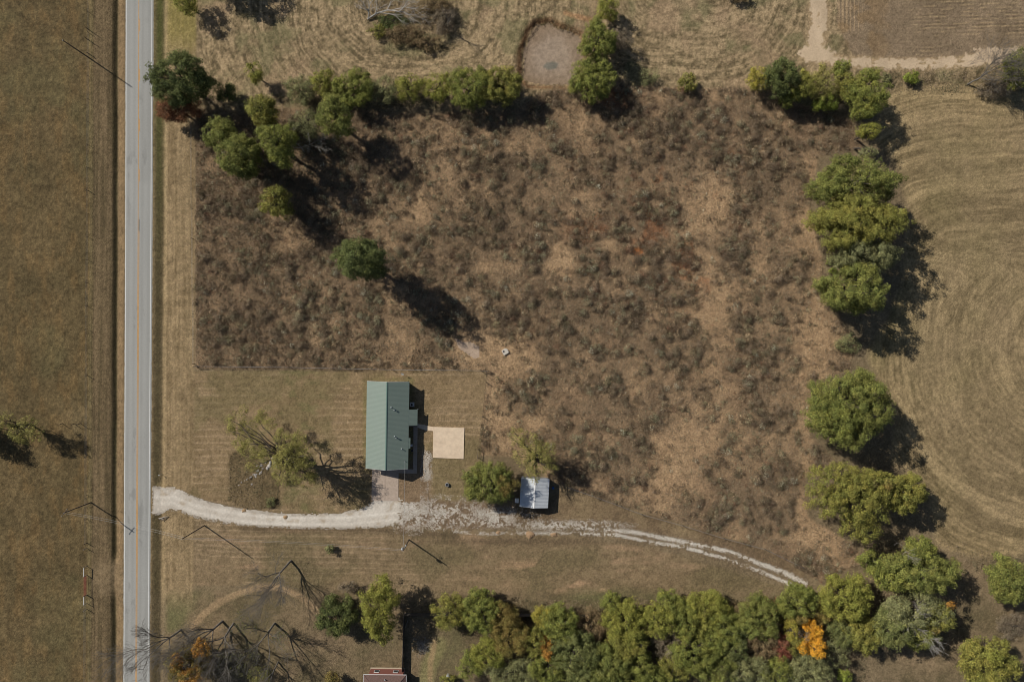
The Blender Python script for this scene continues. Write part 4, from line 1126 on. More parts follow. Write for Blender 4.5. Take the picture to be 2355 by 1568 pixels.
build_scrub()

def under_region(ox, oy):
    x = (ox - 1177) * SO; y = (784 - oy) * SO
    n = fbm(x, y, 3, 3, 431)
    w = np.where((oy > 1378 + 22 * (n - .5)) & (ox > 1010) & (ox < 1990), 1.0, 0)
    w = np.where((ox < 1110) & (oy > 1395) & (ox < 1010 + (oy - 1380) * .55), 0, w)
    t = np.exp(-(((ox - 935) / 115) ** 2 + ((oy - 55) / 60) ** 2) * 1.6)
    h1 = sstep(40, 14, np.abs(oy - 220)) * sstep(655, 690, ox) * sstep(1215, 1190, ox)
    g_ = np.exp(-(((ox - 620) / 120) ** 2 + ((oy - 320) / 90) ** 2)) * .8
    e_ = sstep(36, 18, np.abs(oy - 187)) * sstep(1990, 2040, ox) * .7
    f_ = sstep(40, 10, seg_dist(ox, oy, [(1960, 290), (1900, 420), (1920, 640), (1960, 800), (1900, 1000), (1880, 1150), (1980, 1270), (2130, 1265), (2354, 1300)])) * .6
    s_ = sstep(90, 30, np.hypot(ox - 2050, (oy - 1380))) * .8 + sstep(60, 20, np.hypot(ox - 2320, (oy - 1430))) * .6
    pb = np.exp(-((poly_sdf(ox, oy, POND) - 1) / 8) ** 2) * .9
    rp = np.where(poly_sdf(ox, oy, ROUGH) < 0, .55, 0)
    p = np.maximum.reduce([w, t, h1, g_, e_, f_, s_, pb, rp])
    return np.clip(p * (.25 + 1.2 * n), 0, 1)
def under_h(ox, oy, x, y):
    return .15 + .9 * np.clip((fbm(x, y, 2.6, 3, 441) - .4) * 3, 0, 1) * np.where(poly_sdf(ox, oy, ROUGH) < 0, .35, 1)
def under_col(ox, oy, x, y, hh):
    a = fbm(x, y, 5, 3, 451)
    col = colmix(C(.25, .19, .125), C(.145, .130, .075), sstep(.40, .60, a))
    pb = np.exp(-((poly_sdf(ox, oy, POND) - 1) / 9) ** 2) * sstep(1300, 1260, ox + oy * .3)
    return colmix(col, C(.150, .080, .045), pb)
scatter("undergrowth", 620000, under_region, under_col, under_h, .26, 5002, "low brown and green undergrowth beneath the woods and hedgerows", 440, 2400, -10, 1640)


def dens_at(ox, oy):
    wx = (ox - 1177) * SO; wy = (784 - oy) * SO
    i = np.clip(np.searchsorted(gx, wx) - 1, 0, nx - 2); j = np.clip(np.searchsorted(gy, wy) - 1, 0, ny - 2)
    return GRAVEL_DENS[j, i], wx, wy
def gravel_region(ox, oy):
    d, wx, wy = dens_at(ox, oy)
    n1 = fbm(wx, wy, .42, 2, 461); n2 = fbm(wx, wy, 2.2, 2, 462)
    e = np.exp(-(np.maximum(poly_sdf(ox, oy, DRIVE), 0) / 2.5) ** 2) * .55
    d = np.maximum(d, e)
    d = np.clip(d * (.02 + 1.6 * sstep(.40, .58, .55 * n1 + .45 * n2)) * 1.15 + .7 * sstep(.66, .98, d), 0, 1) * (d > .05)
    d = np.where(poly_sdf(ox, oy, DRIVE) < -3, .0, d)
    return np.where((box_dist(ox, oy, 853, 965, 870, 1153) < 1) & ~((ox > 966) & (oy > 1040)), 0, d)
def gravel_scatter():
    rng = np.random.default_rng(71); n = 1300000
    ox = rng.uniform(350, 1865, n).astype(np.float32); oy = rng.uniform(1035, 1362, n).astype(np.float32)
    k = rng.random(n) < gravel_region(ox, oy); ox, oy = ox[k], oy[k]
    wx = (ox - 1177) * SO; wy = (784 - oy) * SO; m = len(ox)
    z = ground_z_arr(wx, wy) + .035 + rng.uniform(0, .02, m)
    nn = rng.normal(0, .1, (m, 3)); nn[:, 2] = 2.5
    V = leaf_quads(rng, np.stack([wx, wy, z], 1), nn, .125, 3.0)
    br = fbm(wx, wy, 2.5, 3, 463)
    col = colmix(C(.42, .36, .29), C(.70, .65, .575), br * 1.0 + .5 * dens_at(ox, oy)[0] - .2 + .3 * sstep(1250, 1500, ox)) * rng.uniform(.75, 1.15, m)[:, None]
    o = npmesh("gravel_spill", V, np.arange(len(V)).reshape(-1, 4), M["gravel"], col=np.clip(col, 0, .9))
    tag(o, "white gravel scattered along the drive and the two wheel tracks", "gravel", kind="stuff")
gravel_scatter()

# ------------------------------------------------------------------ buildings
def ribbed(name, x0, x1, z0, z1, y0, y1, mt, parent, pitch=.30, rib=.012, rw=.05, thick=.06):
    """a sloping metal sheet from x0,z0 to x1,z1 with raised ribs running down the slope"""
    ys = [y0]; hs = [0.0]
    y = y0 + pitch * .5
    while y < y1 - pitch * .3:
        ys += [y - rw, y - rw * .5, y + rw * .5, y + rw]; hs += [0, rib, rib, 0]; y += pitch
    ys.append(y1); hs.append(0)
    n = len(ys); V = []
    for (yy, h) in zip(ys, hs):
        V += [(x0, yy, z0 + h), (x1, yy, z1 + h), (x0, yy, z0 - thick), (x1, yy, z1 - thick)]
    F = []
    for i in range(n - 1):
        a = 4 * i; b = a + 4
        F += [(a, a+1, b+1, b), (a+2, b+2, b+3, a+3), (a, b, b+2, a+2), (a+1, a+3, b+3, b+1)]
    F += [(0, 2, 3, 1), (4*n-4, 4*n-3, 4*n-1, 4*n-2)]
    return npmesh(name, np.array(V), np.array(F), mt, parent)

def green_house():
    cx, cy = PX(1135.2, 1245, 3.1)
    root = empty("house", (cx, cy, 0), -0.0153)
    tag(root, "long single-storey house with a green metal gable roof", "house")
    hw, hl, ez, rz_ = 5.10, 10.43, 3.1, 5.35
    rx = .10
    s = (rz_ - ez) / hw
    w = MB()
    wx0, wx1, wy = -hw + .45, hw - .55, hl - .4
    w.box(wx0, wx1, -wy, wy, .15, ez - .12)
    w.box(wx1, hw + 1.55, .25, 3.45, .15, 2.35)
    for sy in (-1, 1):
        yy = sy * (wy - .004)
        w.add([(wx0, yy, ez - .12), (wx1, yy, ez - .12), (rx, yy, rz_ - .18), (wx0, yy - sy * .12, ez - .12), (wx1, yy - sy * .12, ez - .12), (rx, yy - sy * .12, rz_ - .18)],
              [(0, 1, 2), (5, 4, 3), (0, 3, 4, 1), (1, 4, 5, 2), (2, 5, 3, 0)])
    w.build("wall", M["siding"], root)
    f = MB(); f.box(wx0 - .05, wx1 + .05, -wy - .05, wy + .05, -.1, .15); f.build("foundation", M["concrete_old"], root)
    rf = ribbed("roof", -hw, rx, ez, rz_, -hl, hl, M["roof_green"], root)
    e2 = ribbed("roof", rx, hw, rz_, ez, -hl, hl, M["roof_green"], root)
    ez2 = ez - 1.95 * s
    ribbed("porch_roof", hw - .01, hw + 1.95, ez - .012, ez2 - .012, -.08, 3.75, M["roof_green"], root)
    ribbed("porch_roof", hw - .01, hw + .42, ez - .012, ez - .42 * s - .012, -5.6, -3.05, M["roof_green"], root)
    r = MB(); r.add([(rx - .17, -hl, rz_ + .005), (rx, -hl, rz_ + .065), (rx + .17, -hl, rz_ + .005), (rx - .17, hl, rz_ + .005), (rx, hl, rz_ + .065), (rx + .17, hl, rz_ + .005)],
          [(0, 1, 4, 3), (1, 2, 5, 4), (0, 2, 1), (3, 4, 5)])
    r.build("ridge_cap", M["roof_green_trim"], root)
    for sy in (-1, 1):
        t = MB(); yy = sy * (hl + .012)
        t.add([(-hw, yy, ez - .16), (rx, yy, rz_ - .16), (hw, yy, ez - .16), (hw, yy, ez + .03), (rx, yy, rz_ + .03), (-hw, yy, ez + .03),
               (-hw, yy + sy * .03, ez - .16), (rx, yy + sy * .03, rz_ - .16), (hw, yy + sy * .03, ez - .16), (hw, yy + sy * .03, ez + .03), (rx, yy + sy * .03, rz_ + .03), (-hw, yy + sy * .03, ez + .03)],
              [(0, 1, 4, 5), (1, 2, 3, 4), (6, 11, 10, 7), (7, 10, 9, 8), (5, 4, 10, 11), (4, 3, 9, 10), (0, 6, 7, 1), (1, 7, 8, 2), (0, 5, 11, 6), (2, 8, 9, 3)])
        t.build("gable_trim", M["white"], root)
    for k, (yy) in enumerate((-7.5, -3.2, 1.2, 6.8)):       # windows, road side
        wn = MB(); wn.box(wx0 - .05, wx0 + .02, yy - .6, yy + .6, 1.0, 2.2); wo = wn.build("window", M["white"], root)
        gl = MB(); gl.box(wx0 - .07, wx0 - .045, yy - .52, yy + .52, 1.08, 2.12); gl.build("pane", M["glass"], wo)
    dn = MB(); dn.box(wx0 - .05, wx0 + .02, 3.6, 4.6, .16, 2.2); d = dn.build("door", M["white"], root)
    kn = MB(); kn.tube((wx0 - .12, 3.72, 1.1), (wx0 - .05, 3.72, 1.1), .03); kn.build("handle", M["galv"], d)
    dn = MB(); dn.box(wx1 - .02, wx1 + .05, -2.4, -1.4, .16, 2.2); d = dn.build("door", M["white"], root)
    kn = MB(); kn.tube((wx1 + .05, -2.28, 1.1), (wx1 + .12, -2.28, 1.1), .03); kn.build("handle", M["galv"], d)
    gd = MB(); gd.box(-3.9, -.9, -wy - .05, -wy + .02, .16, 2.35); gd.build("garage_door", M["white"], root)
    # posts of the porch
    for yy in (-.0, 3.65):
        p = MB(); p.box(hw + 1.78, hw + 1.9, yy - .06, yy + .06, 0, ez2 - .09); p.build("porch_post", M["white"], root)
    # vents on the east slope: image pixels -> local position on the slope
    for (px, py, hgt, rad) in [(1145.8, 1192.9, .75, .10), (1154, 1201.5, .38, .10), (1156.3, 1278.4, .62, .11), (1160.7, 1283.2, .40, .09), (1176, 1316.3, .28, .10)]:
        x, y = PX(px, py, 4.8)
        lx, ly = x - cx, y - cy
        zb = rz_ - (lx - rx) * s
        v = MB(); v.tube((lx, ly, zb - .1), (lx, ly, zb + hgt), .055, n=10)
        v.lathe([(rad * .6, zb + hgt - .04), (rad, zb + hgt), (rad * 1.1, zb + hgt + .06), (rad * .5, zb + hgt + .13)], 12, (lx, ly))
        v.lathe([(.16, zb - .05), (.15, zb + .05), (.07, zb + .12)], 12, (lx, ly))
        v.build("roof_vent", M["galv"], root)
    x, y = PX(1186, 1352, 4.4); lx, ly = x - cx, y - cy; zb = rz_ - (lx - rx) * s
    v = MB(); v.tube((lx, ly, zb - .3), (lx, ly, zb + .85), .045, n=8); v.lathe([(.05, zb + .82), (.10, zb + .88), (.06, zb + .99)], 10, (lx, ly)); v.build("service_mast", M["galv"], root)
    return (x, y, zb + .9)
MAST = green_house()

def slab(name, pts, z0, z1, mt, px=True):
    m = MB(); poly = [(PX(*p) if px else P(*p)) for p in pts][::-1]
    m.prism(poly, z0, z1)
    return tag(m.build(name, mt), kind="structure")
slab("concrete_pad", [(1269.4,1250.3),(1360.6,1253.1),(1358.1,1344),(1268.2,1340.3)], -.1, .17, M["concrete_new"])
slab("concrete_path", [(1222.5,1242.5),(1236,1242.8),(1256,1248),(1269.2,1250.5),(1269,1262.5),(1246,1260),(1222.5,1252)], -.1, .10, M["concrete_new"])
slab("porch_walkway", [(1196,1246),(1223.5,1247),(1221.5,1387),(1168,1385.5),(1168,1374),(1210.5,1374.5),(1211.5,1250),(1196,1249)], -.1, .09, M["concrete_old"])
slab("carport_slab", [(1090,1372),(1168,1374),(1167.5,1404),(1167,1467),(1128.6,1467),(1128.6,1375),(1127.8,1375),(1127.8,1467),(1088.5,1467)], -.1, .06, M["concrete_old"])

def ac_unit():
    x, y = PX(1207.5, 1185); r = empty("air_conditioner", (x, y, 0)); tag(r, "square outdoor air conditioner against the shaded wall of the green-roofed house", "air conditioner")
    m = MB(); m.box(-.48, .48, -.48, .48, .04, .80); m.build("cabinet", M["galv"], r, .02)
    m = MB(); m.lathe([(.40, .80), (.40, .84), (.30, .845), (.30, .80)], 24); m.build("fan_guard", M["white"], r)
    m = MB(); m.lathe([(.29, .802), (.29, .812)], 20); m.build("fan_opening", M["dark"], r)
    m = MB(); m.box(-.6, .6, -.6, .6, -.05, .04); m.build("base_pad", M["concrete_old"], r)
ac_unit()
def porch_things():
    x, y = PX(1206, 1304); r = empty("patio_chair", (x, y, .09)); tag(r, "pale patio chair on the walkway beside the green-roofed house", "chair")
    m = MB(); m.box(-.28, .28, -.28, .28, .40, .46); m.build("seat", M["white"], r)
    m = MB(); m.box(-.30, -.24, -.28, .28, .44, .95); m.build("backrest", M["white"], r)
    for sx in (-1, 1):
        for sy in (-1, 1):
            m = MB(); m.tube((sx*.25, sy*.25, 0), (sx*.24, sy*.24, .41), .025); m.build("leg", M["white"], r)
    x, y = PX(1209, 1318); r = empty("grill", (x, y, .09)); tag(r, "dark grill next to the patio chair", "grill")
    m = MB(); m.lathe([(.05, .62), (.26, .70), (.30, .85), (.26, .98), (.05, 1.05)], 16); m.build("bowl", M["dark"], r)
    for a in (0, 2.1, 4.2):
        m = MB(); m.tube((.3*math.cos(a), .3*math.sin(a), 0), (.12*math.cos(a), .12*math.sin(a), .72), .018); m.build("leg", M["galv"], r)
porch_things()

def dish():
    x, y = PX(1182, 1094.5); r = empty("satellite_dish", (x, y, ground_z(x, y))); tag(r, "satellite dish on a short pole in the grass above the green-roofed house", "satellite dish")
    m = MB(); m.tube((0, 0, -.2), (0, 0, 1.35), .035); m.build("pole", M["galv"], r)
    m = MB(); n = 18; vs = []; fs = []
    ax = Vector((-.25, -.75, .6)).normalized(); u = ax.cross(Vector((0, 0, 1))).normalized(); w_ = ax.cross(u); c = Vector((0, 0, 1.5))
    for k, (rr, d) in enumerate([(.02, 0), (.2, .03), (.38, .10), (.38, .085), (.2, .012), (.02, -.02)]):
        for i in range(n):
            t = 2*math.pi*i/n; vs.append(c + (u*math.cos(t) + w_*math.sin(t))*rr + ax*d)
    for k in range(5):
        for i in range(n): fs.append((k*n+i, k*n+(i+1)%n, (k+1)*n+(i+1)%n, (k+1)*n+i))
    m.add(vs, fs); m.build("dish", M["galv"], r)
    m = MB(); m.tube(c - w_*.3 + ax*.03, c + ax*.5, .012); m.tube(c + ax*.46, c + ax*.56, .04); m.build("feed_arm", M["galv"], r)
dish()

def shed():
    cx, cy = PX(1566, 1443.5, 2.6)
    root = empty("shed", (cx, cy, 0), -0.055); tag(root, "small shed with a white ribbed metal gable roof under the trees", "shed")
    hw, hl, ez, rz_ = 3.42, 3.52, 2.5, 3.5
    w = MB(); w.box(-hw + .25, hw - .25, -hl + .2, hl - .2, -.1, ez - .09)
    for sy in (-1, 1):
        yy = sy * (hl - .204)
        w.add([(-hw + .25, yy, ez - .09), (hw - .25, yy, ez - .09), (0, yy, rz_ - .12), (-hw + .25, yy - sy*.1, ez - .09), (hw - .25, yy - sy*.1, ez - .09), (0, yy - sy*.1, rz_ - .12)],
              [(0, 1, 2), (5, 4, 3), (0, 3, 4, 1), (1, 4, 5, 2), (2, 5, 3, 0)])
    w.build("wall", M["shed_wall"], root)
    ribbed("roof", -hw, 0, ez, rz_, -hl, hl, M["roof_white"], root, pitch=.34, rib=.05, rw=.07)
    ribbed("roof", 0, hw, rz_, ez, -hl, hl, M["roof_white"], root, pitch=.34, rib=.05, rw=.07)
    r = MB(); r.add([(-.18, -hl, rz_ + .01), (0, -hl, rz_ + .07), (.18, -hl, rz_ + .01), (-.18, hl, rz_ + .01), (0, hl, rz_ + .07), (.18, hl, rz_ + .01)],
          [(0, 1, 4, 3), (1, 2, 5, 4), (0, 2, 1), (3, 4, 5)]); r.build("ridge_cap", M["white"], root)
    d = MB(); d.box(-1.3, 1.3, -hl + .15, -hl + .205, 0, 2.2); d.build("door", M["white"], root)
    x, y = PX(1514, 1464); r = empty("storage_box", (x, y, ground_z(x, y)), -.05); tag(r, "pale lidded box against the left wall of the white-roofed shed", "box")
    m = MB(); m.box(-.42, .42, -.5, .5, -.05, .9); m.build("body", M["galv"], r, .02)
    m = MB(); m.box(-.46, .46, -.54, .54, .9, .97); m.build("lid", M["white"], r, .01)
    x, y = PX(1620, 1428); r = empty("barrel", (x, y, ground_z(x, y))); tag(r, "blue plastic barrel in the shade right of the white-roofed shed", "barrel")
    m = MB(); m.lathe([(.26, 0), (.29, .05), (.29, .3), (.275, .32), (.29, .34), (.29, .8), (.25, .88)], 18); m.build("body", M["blue"], r)
    m = MB(); m.lathe([(.24, .881), (.24, .91), (.05, .915)], 18); m.build("lid", M["blue"], r)
shed()

def brown_house():
    x0, y0 = PX(1064.5, 1971.8, 2.7); x1, _ = PX(1189, 1975.5, 2.7)
    w2 = (x1 - x0) / 2; D = 13.0; cx = (x0 + x1) / 2 ; cy = y0 - D / 2
    root = empty("brick_house", (cx, cy, 0), -.012); tag(root, "red brick house with a brown shingled hip roof, cut by the bottom edge", "house")
    ez, rz_ = 2.7, 2.7 + w2 * .42
    w = MB(); w.box(-w2 + 1.2, w2 - .8, -D/2 + .6, D/2 - .15, .15, ez - .1); w.build("wall", M["brick"], root)
    b = MB(); b.box(-w2 + 1.1, w2 - .7, -D/2 + .5, D/2 + .12, -.1, .16); b.build("foundation", M["cream"], root)
    for k, xx in enumerate((-2.2, 2.4)):
        n = MB(); n.box(xx - .6, xx + .6, D/2 - .16, D/2 - .06, .9, 2.1); wo = n.build("window", M["white"], root)
        n = MB(); n.box(xx - .52, xx + .52, D/2 - .07, D/2 - .045, .98, 2.02); n.build("pane", M["glass"], wo)
    e = [(-w2, -D/2), (w2, -D/2), (w2, D/2 - .35), (-w2, D/2 - .35)]
    ra, rb_ = (0, D/2 - .35 - w2, rz_), (0, -D/2 + w2, rz_)
    r = MB(); r.add([(*p, ez) for p in e] + [ra, rb_] + [(*p, ez - .12) for p in e],
          [(0, 1, 5), (1, 2, 4, 5), (2, 3, 4), (3, 0, 5, 4), (0, 6, 7, 1), (1, 7, 8, 2), (2, 8, 9, 3), (3, 9, 6, 0), (6, 9, 8, 7)]); r.build("roof", M["shingle"], root)
    h = MB()
    for c_, t in ((e[2], ra), (e[3], ra), (e[0], rb_), (e[1], rb_)): h.tube((c_[0], c_[1], ez + .01), (t[0], t[1], t[2] + .01), .07, n=6)
    h.tube(ra, rb_, .07, n=6); h.build("ridge_cap", M["shingle"], root)
    g_ = MB(); t = .07
    g_.box(-w2 - t, w2 + t, D/2 - .35, D/2 - .35 + t, ez - .1, ez + .03); g_.box(-w2 - t, -w2, -D/2, D/2 - .35, ez - .1, ez + .03); g_.box(w2, w2 + t, -D/2, D/2 - .35, ez - .1, ez + .03)
    g_.build("gutter", M["white"], root)
    vx, vy = PX(1127, 1989, 3.2); v = MB(); lx, ly = vx - cx, vy - cy; v.tube((lx, ly, 2.8), (lx, ly, 3.6), .07); v.lathe([(.08, 3.5), (.17, 3.55), (.12, 3.68)], 12, (lx, ly)); v.build("roof_vent", M["galv"], root)
brown_house()

# ------------------------------------------------------------------ poles and wires
def pole(px, py, h, label, arm=None, lamp=False, r=.15):
    x, y = PX(px, py); r0 = empty("utility_pole", (x, y, ground_z(x, y))); tag(r0, label, "utility pole", "wooden utility poles")
    m = MB(); m.tube((0, 0, -.5), (0, 0, h), r, r * .68, 12); m.build("post", M["pole"], r0)
    if arm:
        a = Vector((math.cos(arm), math.sin(arm), 0)) * 1.1
        m = MB(); m.tube(Vector((0, 0, h - .5)) - a, Vector((0, 0, h - .5)) + a, .07, n=6); m.build("crossarm", M["pole"], r0)
        for k in (-1, 1):
            m = MB(); m.lathe([(.05, h - .45), (.07, h - .36), (.04, h - .28)], 8, (a.x * k * .9, a.y * k * .9)); m.build("insulator", M["galv"], r0)
    else:
        m = MB(); m.lathe([(.05, h), (.08, h + .1), (.04, h + .2)], 8); m.build("insulator", M["galv"], r0)
    return r0, (x, y, ground_z(x, y) + h)
p1, t1 = pole(263, 172, 9.9, "utility pole in the upper left field beside the road, its shadow crossing the road")
p2, t2 = pole(266, 1472, 10.3, "utility pole with a crossarm left of the road, level with the gravel driveway", arm=.9)
p3, t3 = pole(599, 1539, 11.4, "utility pole on the lawn below the gravel driveway")
p4, t4 = pole(1198, 1580.5, 8.9, "utility pole with a transformer below the green-roofed house", r=.17)
m = MB(); m.lathe([(.20, 7.0), (.27, 7.05), (.27, 7.85), (.22, 7.95), (.06, 8.0)], 18, (-.42, .05)); m.tube((-.42, .05, 7.95), (-.42, .05, 8.2), .04); m.build("transformer", M["galv"], p4)
m = MB(); m.tube((0, 0, 7.3), (.35, .75, 7.5), .035); m.tube((.35, .75, 7.3), (.35, .75, 7.52), .2, .14, 12); m.build("yard_lamp", M["galv"], p4)

def wire(a, b, sag, label, r=.016, n=14, mt="wire"):
    a = Vector(a); b = Vector(b); c = a
    mid = (a + b) / 2; root = MB(); prev = None
    for i in range(n + 1):
        t = i / n; p = a + (b - a) * t; p.z -= sag * 4 * t * (1 - t)
        if prev is not None: root.tube(prev, p, r, n=5, cap=False)
        prev = p
    return tag(root.build("power_line", M[mt]), label, "wire")
wire(t2, t3, .9, "power line crossing over the road between the two lower left poles, upper wire")
wire((t2[0], t2[1], t2[2] - 1.1), (t3[0], t3[1], t3[2] - 1.1), 1.0, "power line crossing over the road between the two lower left poles, lower wire")
wire(t3, t4, 1.1, "power line over the lower lawn to the transformer pole, upper wire")
wire((t3[0], t3[1], t3[2] - 1.0), (t4[0], t4[1], t4[2] - 1.0), 1.2, "power line over the lower lawn to the transformer pole, lower wire")
wire((t4[0] - .2, t4[1] + .2, t4[2] - 1.4), MAST, .5, "service wire from the transformer pole to the green-roofed house", r=.024)

# ------------------------------------------------------------------ fences
def fence(name, pts, h, step, label, wires=(.5, .9), pr=.055, wr=.012, post="pole", braces=(), wm="wire"):
    w = [PX(*p) for p in pts]
    x0, y0 = w[0]; root = empty(name, (x0, y0, 0)); tag(root, label, "fence")
    P_ = []
    for (a, b) in zip(w[:-1], w[1:]):
        L = math.hypot(b[0]-a[0], b[1]-a[1]); n = max(1, round(L / step))
        for i in range(n): P_.append((a[0] + (b[0]-a[0])*i/n, a[1] + (b[1]-a[1])*i/n))
    P_.append(w[-1])
    rng = random.Random(len(pts) * 7 + int(h * 10))
    tops = []
    for i, (x, y) in enumerate(P_):
        gz = ground_z(x, y); corner = any(math.hypot(x - q[0], y - q[1]) < .1 for q in w)
        hh = h * (1.12 if corner else rng.uniform(.94, 1.05)); rr = pr * (1.9 if corner else 1)
        m = MB(); m.tube((x - x0, y - y0, gz - .3), (x - x0 + rng.uniform(-.05, .05), y - y0 + rng.uniform(-.05, .05), gz + hh), rr, rr * .9, 7); m.build("post", M[post], root)
        tops.append((x - x0, y - y0, gz))
    for wz in wires:
        m = MB()
        for a, b in zip(tops[:-1], tops[1:]): m.tube((a[0], a[1], a[2] + wz), (b[0], b[1], b[2] + wz), wr, n=4, cap=False)
        m.build("wire_strand", M[wm], root)
    for (pa, pb) in braces:
        a = PX(*pa); b = PX(*pb); m = MB()
        m.tube((a[0]-x0, a[1]-y0, ground_z(*a) + h * .85), (b[0]-x0, b[1]-y0, ground_z(*b) + h * .85), .06); m.tube((a[0]-x0, a[1]-y0, ground_z(*a) + .2), (b[0]-x0, b[1]-y0, ground_z(*b) + h * .8), .03)
        m.build("brace", M[post], root)
    return root
fence("wire_fence", [(574, 1073), (850, 1076), (1150, 1083), (1408, 1085.5), (1432, 1087)], 1.35, 5.2, "wire fence between the brown scrub and the lawn of the green-roofed house", (.35, .7, 1.05, 1.3), braces=[((574, 1073), (602, 1073.5)), ((1408, 1085.5), (1432, 1087))], wr=.014)
fence("wire_fence", [(1426, 1090), (1424, 1120), (1414, 1220), (1401, 1316), (1400, 1340)], 1.5, 2.7, "rusty wire fence down the right side of the lawn of the green-roofed house", (.3, .6, .9, 1.2), wm="rust", braces=[((1401, 1316), (1400, 1340))])
fence("wire_fence", [(1660, 1425), (1760, 1460), (1880, 1505), (2000, 1538), (2120, 1575), (2240, 1607), (2350, 1660)], 1.3, 6.0, "long curving wire fence between the scrub and the gravel track", (.4, .8, 1.2), pr=.045)
fence("wire_fence", [(264, -20), (263, 160), (261, 560), (257, 1100), (255.5, 1590)], 1.15, 6.0, "wire fence between the left field and the road, above the gate", (.4, .75, 1.05), pr=.045)
fence("wire_fence", [(253.5, 1742), (252.5, 2010)], 1.15, 6.0, "wire fence between the left field and the road, below the gate", (.4, .75, 1.05), pr=.045)
fence("wire_fence", [(488, 345), (562, 350), (566, 700), (570, 1066)], 1.1, 6.5, "wire fence along the left edge of the brown scrub", (.4, .8, 1.05), pr=.045)

def gate():
    x, y = PX(254.8, 1683.5); Y = lambda py: (999 - py) * .0835 - y
    r = empty("field_gate", (x, y, 0)); tag(r, "red pipe gate between braced posts at the left field entrance", "gate")
    for k, py in enumerate((1605, 1657.4, 1683.6, 1741.6, 1766.4, 1783.6)):
        gz = ground_z(x, y + Y(py)); m = MB(); m.tube((0, Y(py), gz - .3), (0, Y(py), gz + 1.45), .075, .07, 8); m.build("post", M["wood_pale"], r)
    for a, b in ((1657.4, 1683.6), (1741.6, 1766.4)):
        m = MB(); m.tube((0, Y(a), 1.25), (0, Y(b), 1.25), .08); m.build("rail", M["white"], r)
    m = MB(); a, b = Y(1684.8), Y(1740.5)
    for z in (.3, .5, .72, .95, 1.2): m.tube((0, a, z), (0, b, z), .035)
    for t in (0, .33, .66, 1): m.tube((0, a + (b-a)*t, .3), (0, a + (b-a)*t, 1.2), .035)
    m.build("gate_leaf", M["red_pipe"], r)
gate()

def board_fence(a, b, h, root, side, gap=.012):
    a = PX(*a); b = PX(*b); o = root.location
    L = math.hypot(b[0]-a[0], b[1]-a[1]); ux, uy = (b[0]-a[0])/L, (b[1]-a[1])/L; nx_, ny_ = -uy, ux
    rng = random.Random(int(L * 10)); n = int(L / 2.4)
    for i in range(n + 1):
        t = L * i / n; x = a[0] - o.x + ux*t; y = a[1] - o.y + uy*t; m = MB(); m.box(x - .05, x + .05, y - .05, y + .05, -.2, h + .06); m.build("post", M["wood"], root)
    for z in (.3, h * .5, h - .25):
        m = MB(); x0, y0, x1, y1 = a[0]-o.x, a[1]-o.y, b[0]-o.x, b[1]-o.y; d = .06 * side
        m.tube((x0 + nx_*d, y0 + ny_*d, z), (x1 + nx_*d, y1 + ny_*d, z), .035, n=4); m.build("rail", M["wood"], root)
    m = MB(); t = 0; d0, d1 = .10 * side, .125 * side
    while t < L - .15:
        w = .14; hh = h + rng.uniform(-.03, .03)
        c = [(a[0]-o.x + ux*s + nx_*d, a[1]-o.y + uy*s + ny_*d) for s, d in ((t, d0), (t+w, d0), (t+w, d1), (t, d1))]
        m.prism(c, .03, hh); t += w + gap
    m.build("boards", M["wood"], root)
x, y = PX(1185, 1796.5); wf = empty("wooden_fence", (x, y, 0)); tag(wf, "tall grey board fence with a corner between the woods and the red brick house", "fence")
board_fence((1185, 1796.5), (1725, 1799), 1.85, wf, 1)
board_fence((1185, 1798.2), (1179, 1975), 1.85, wf, 1)

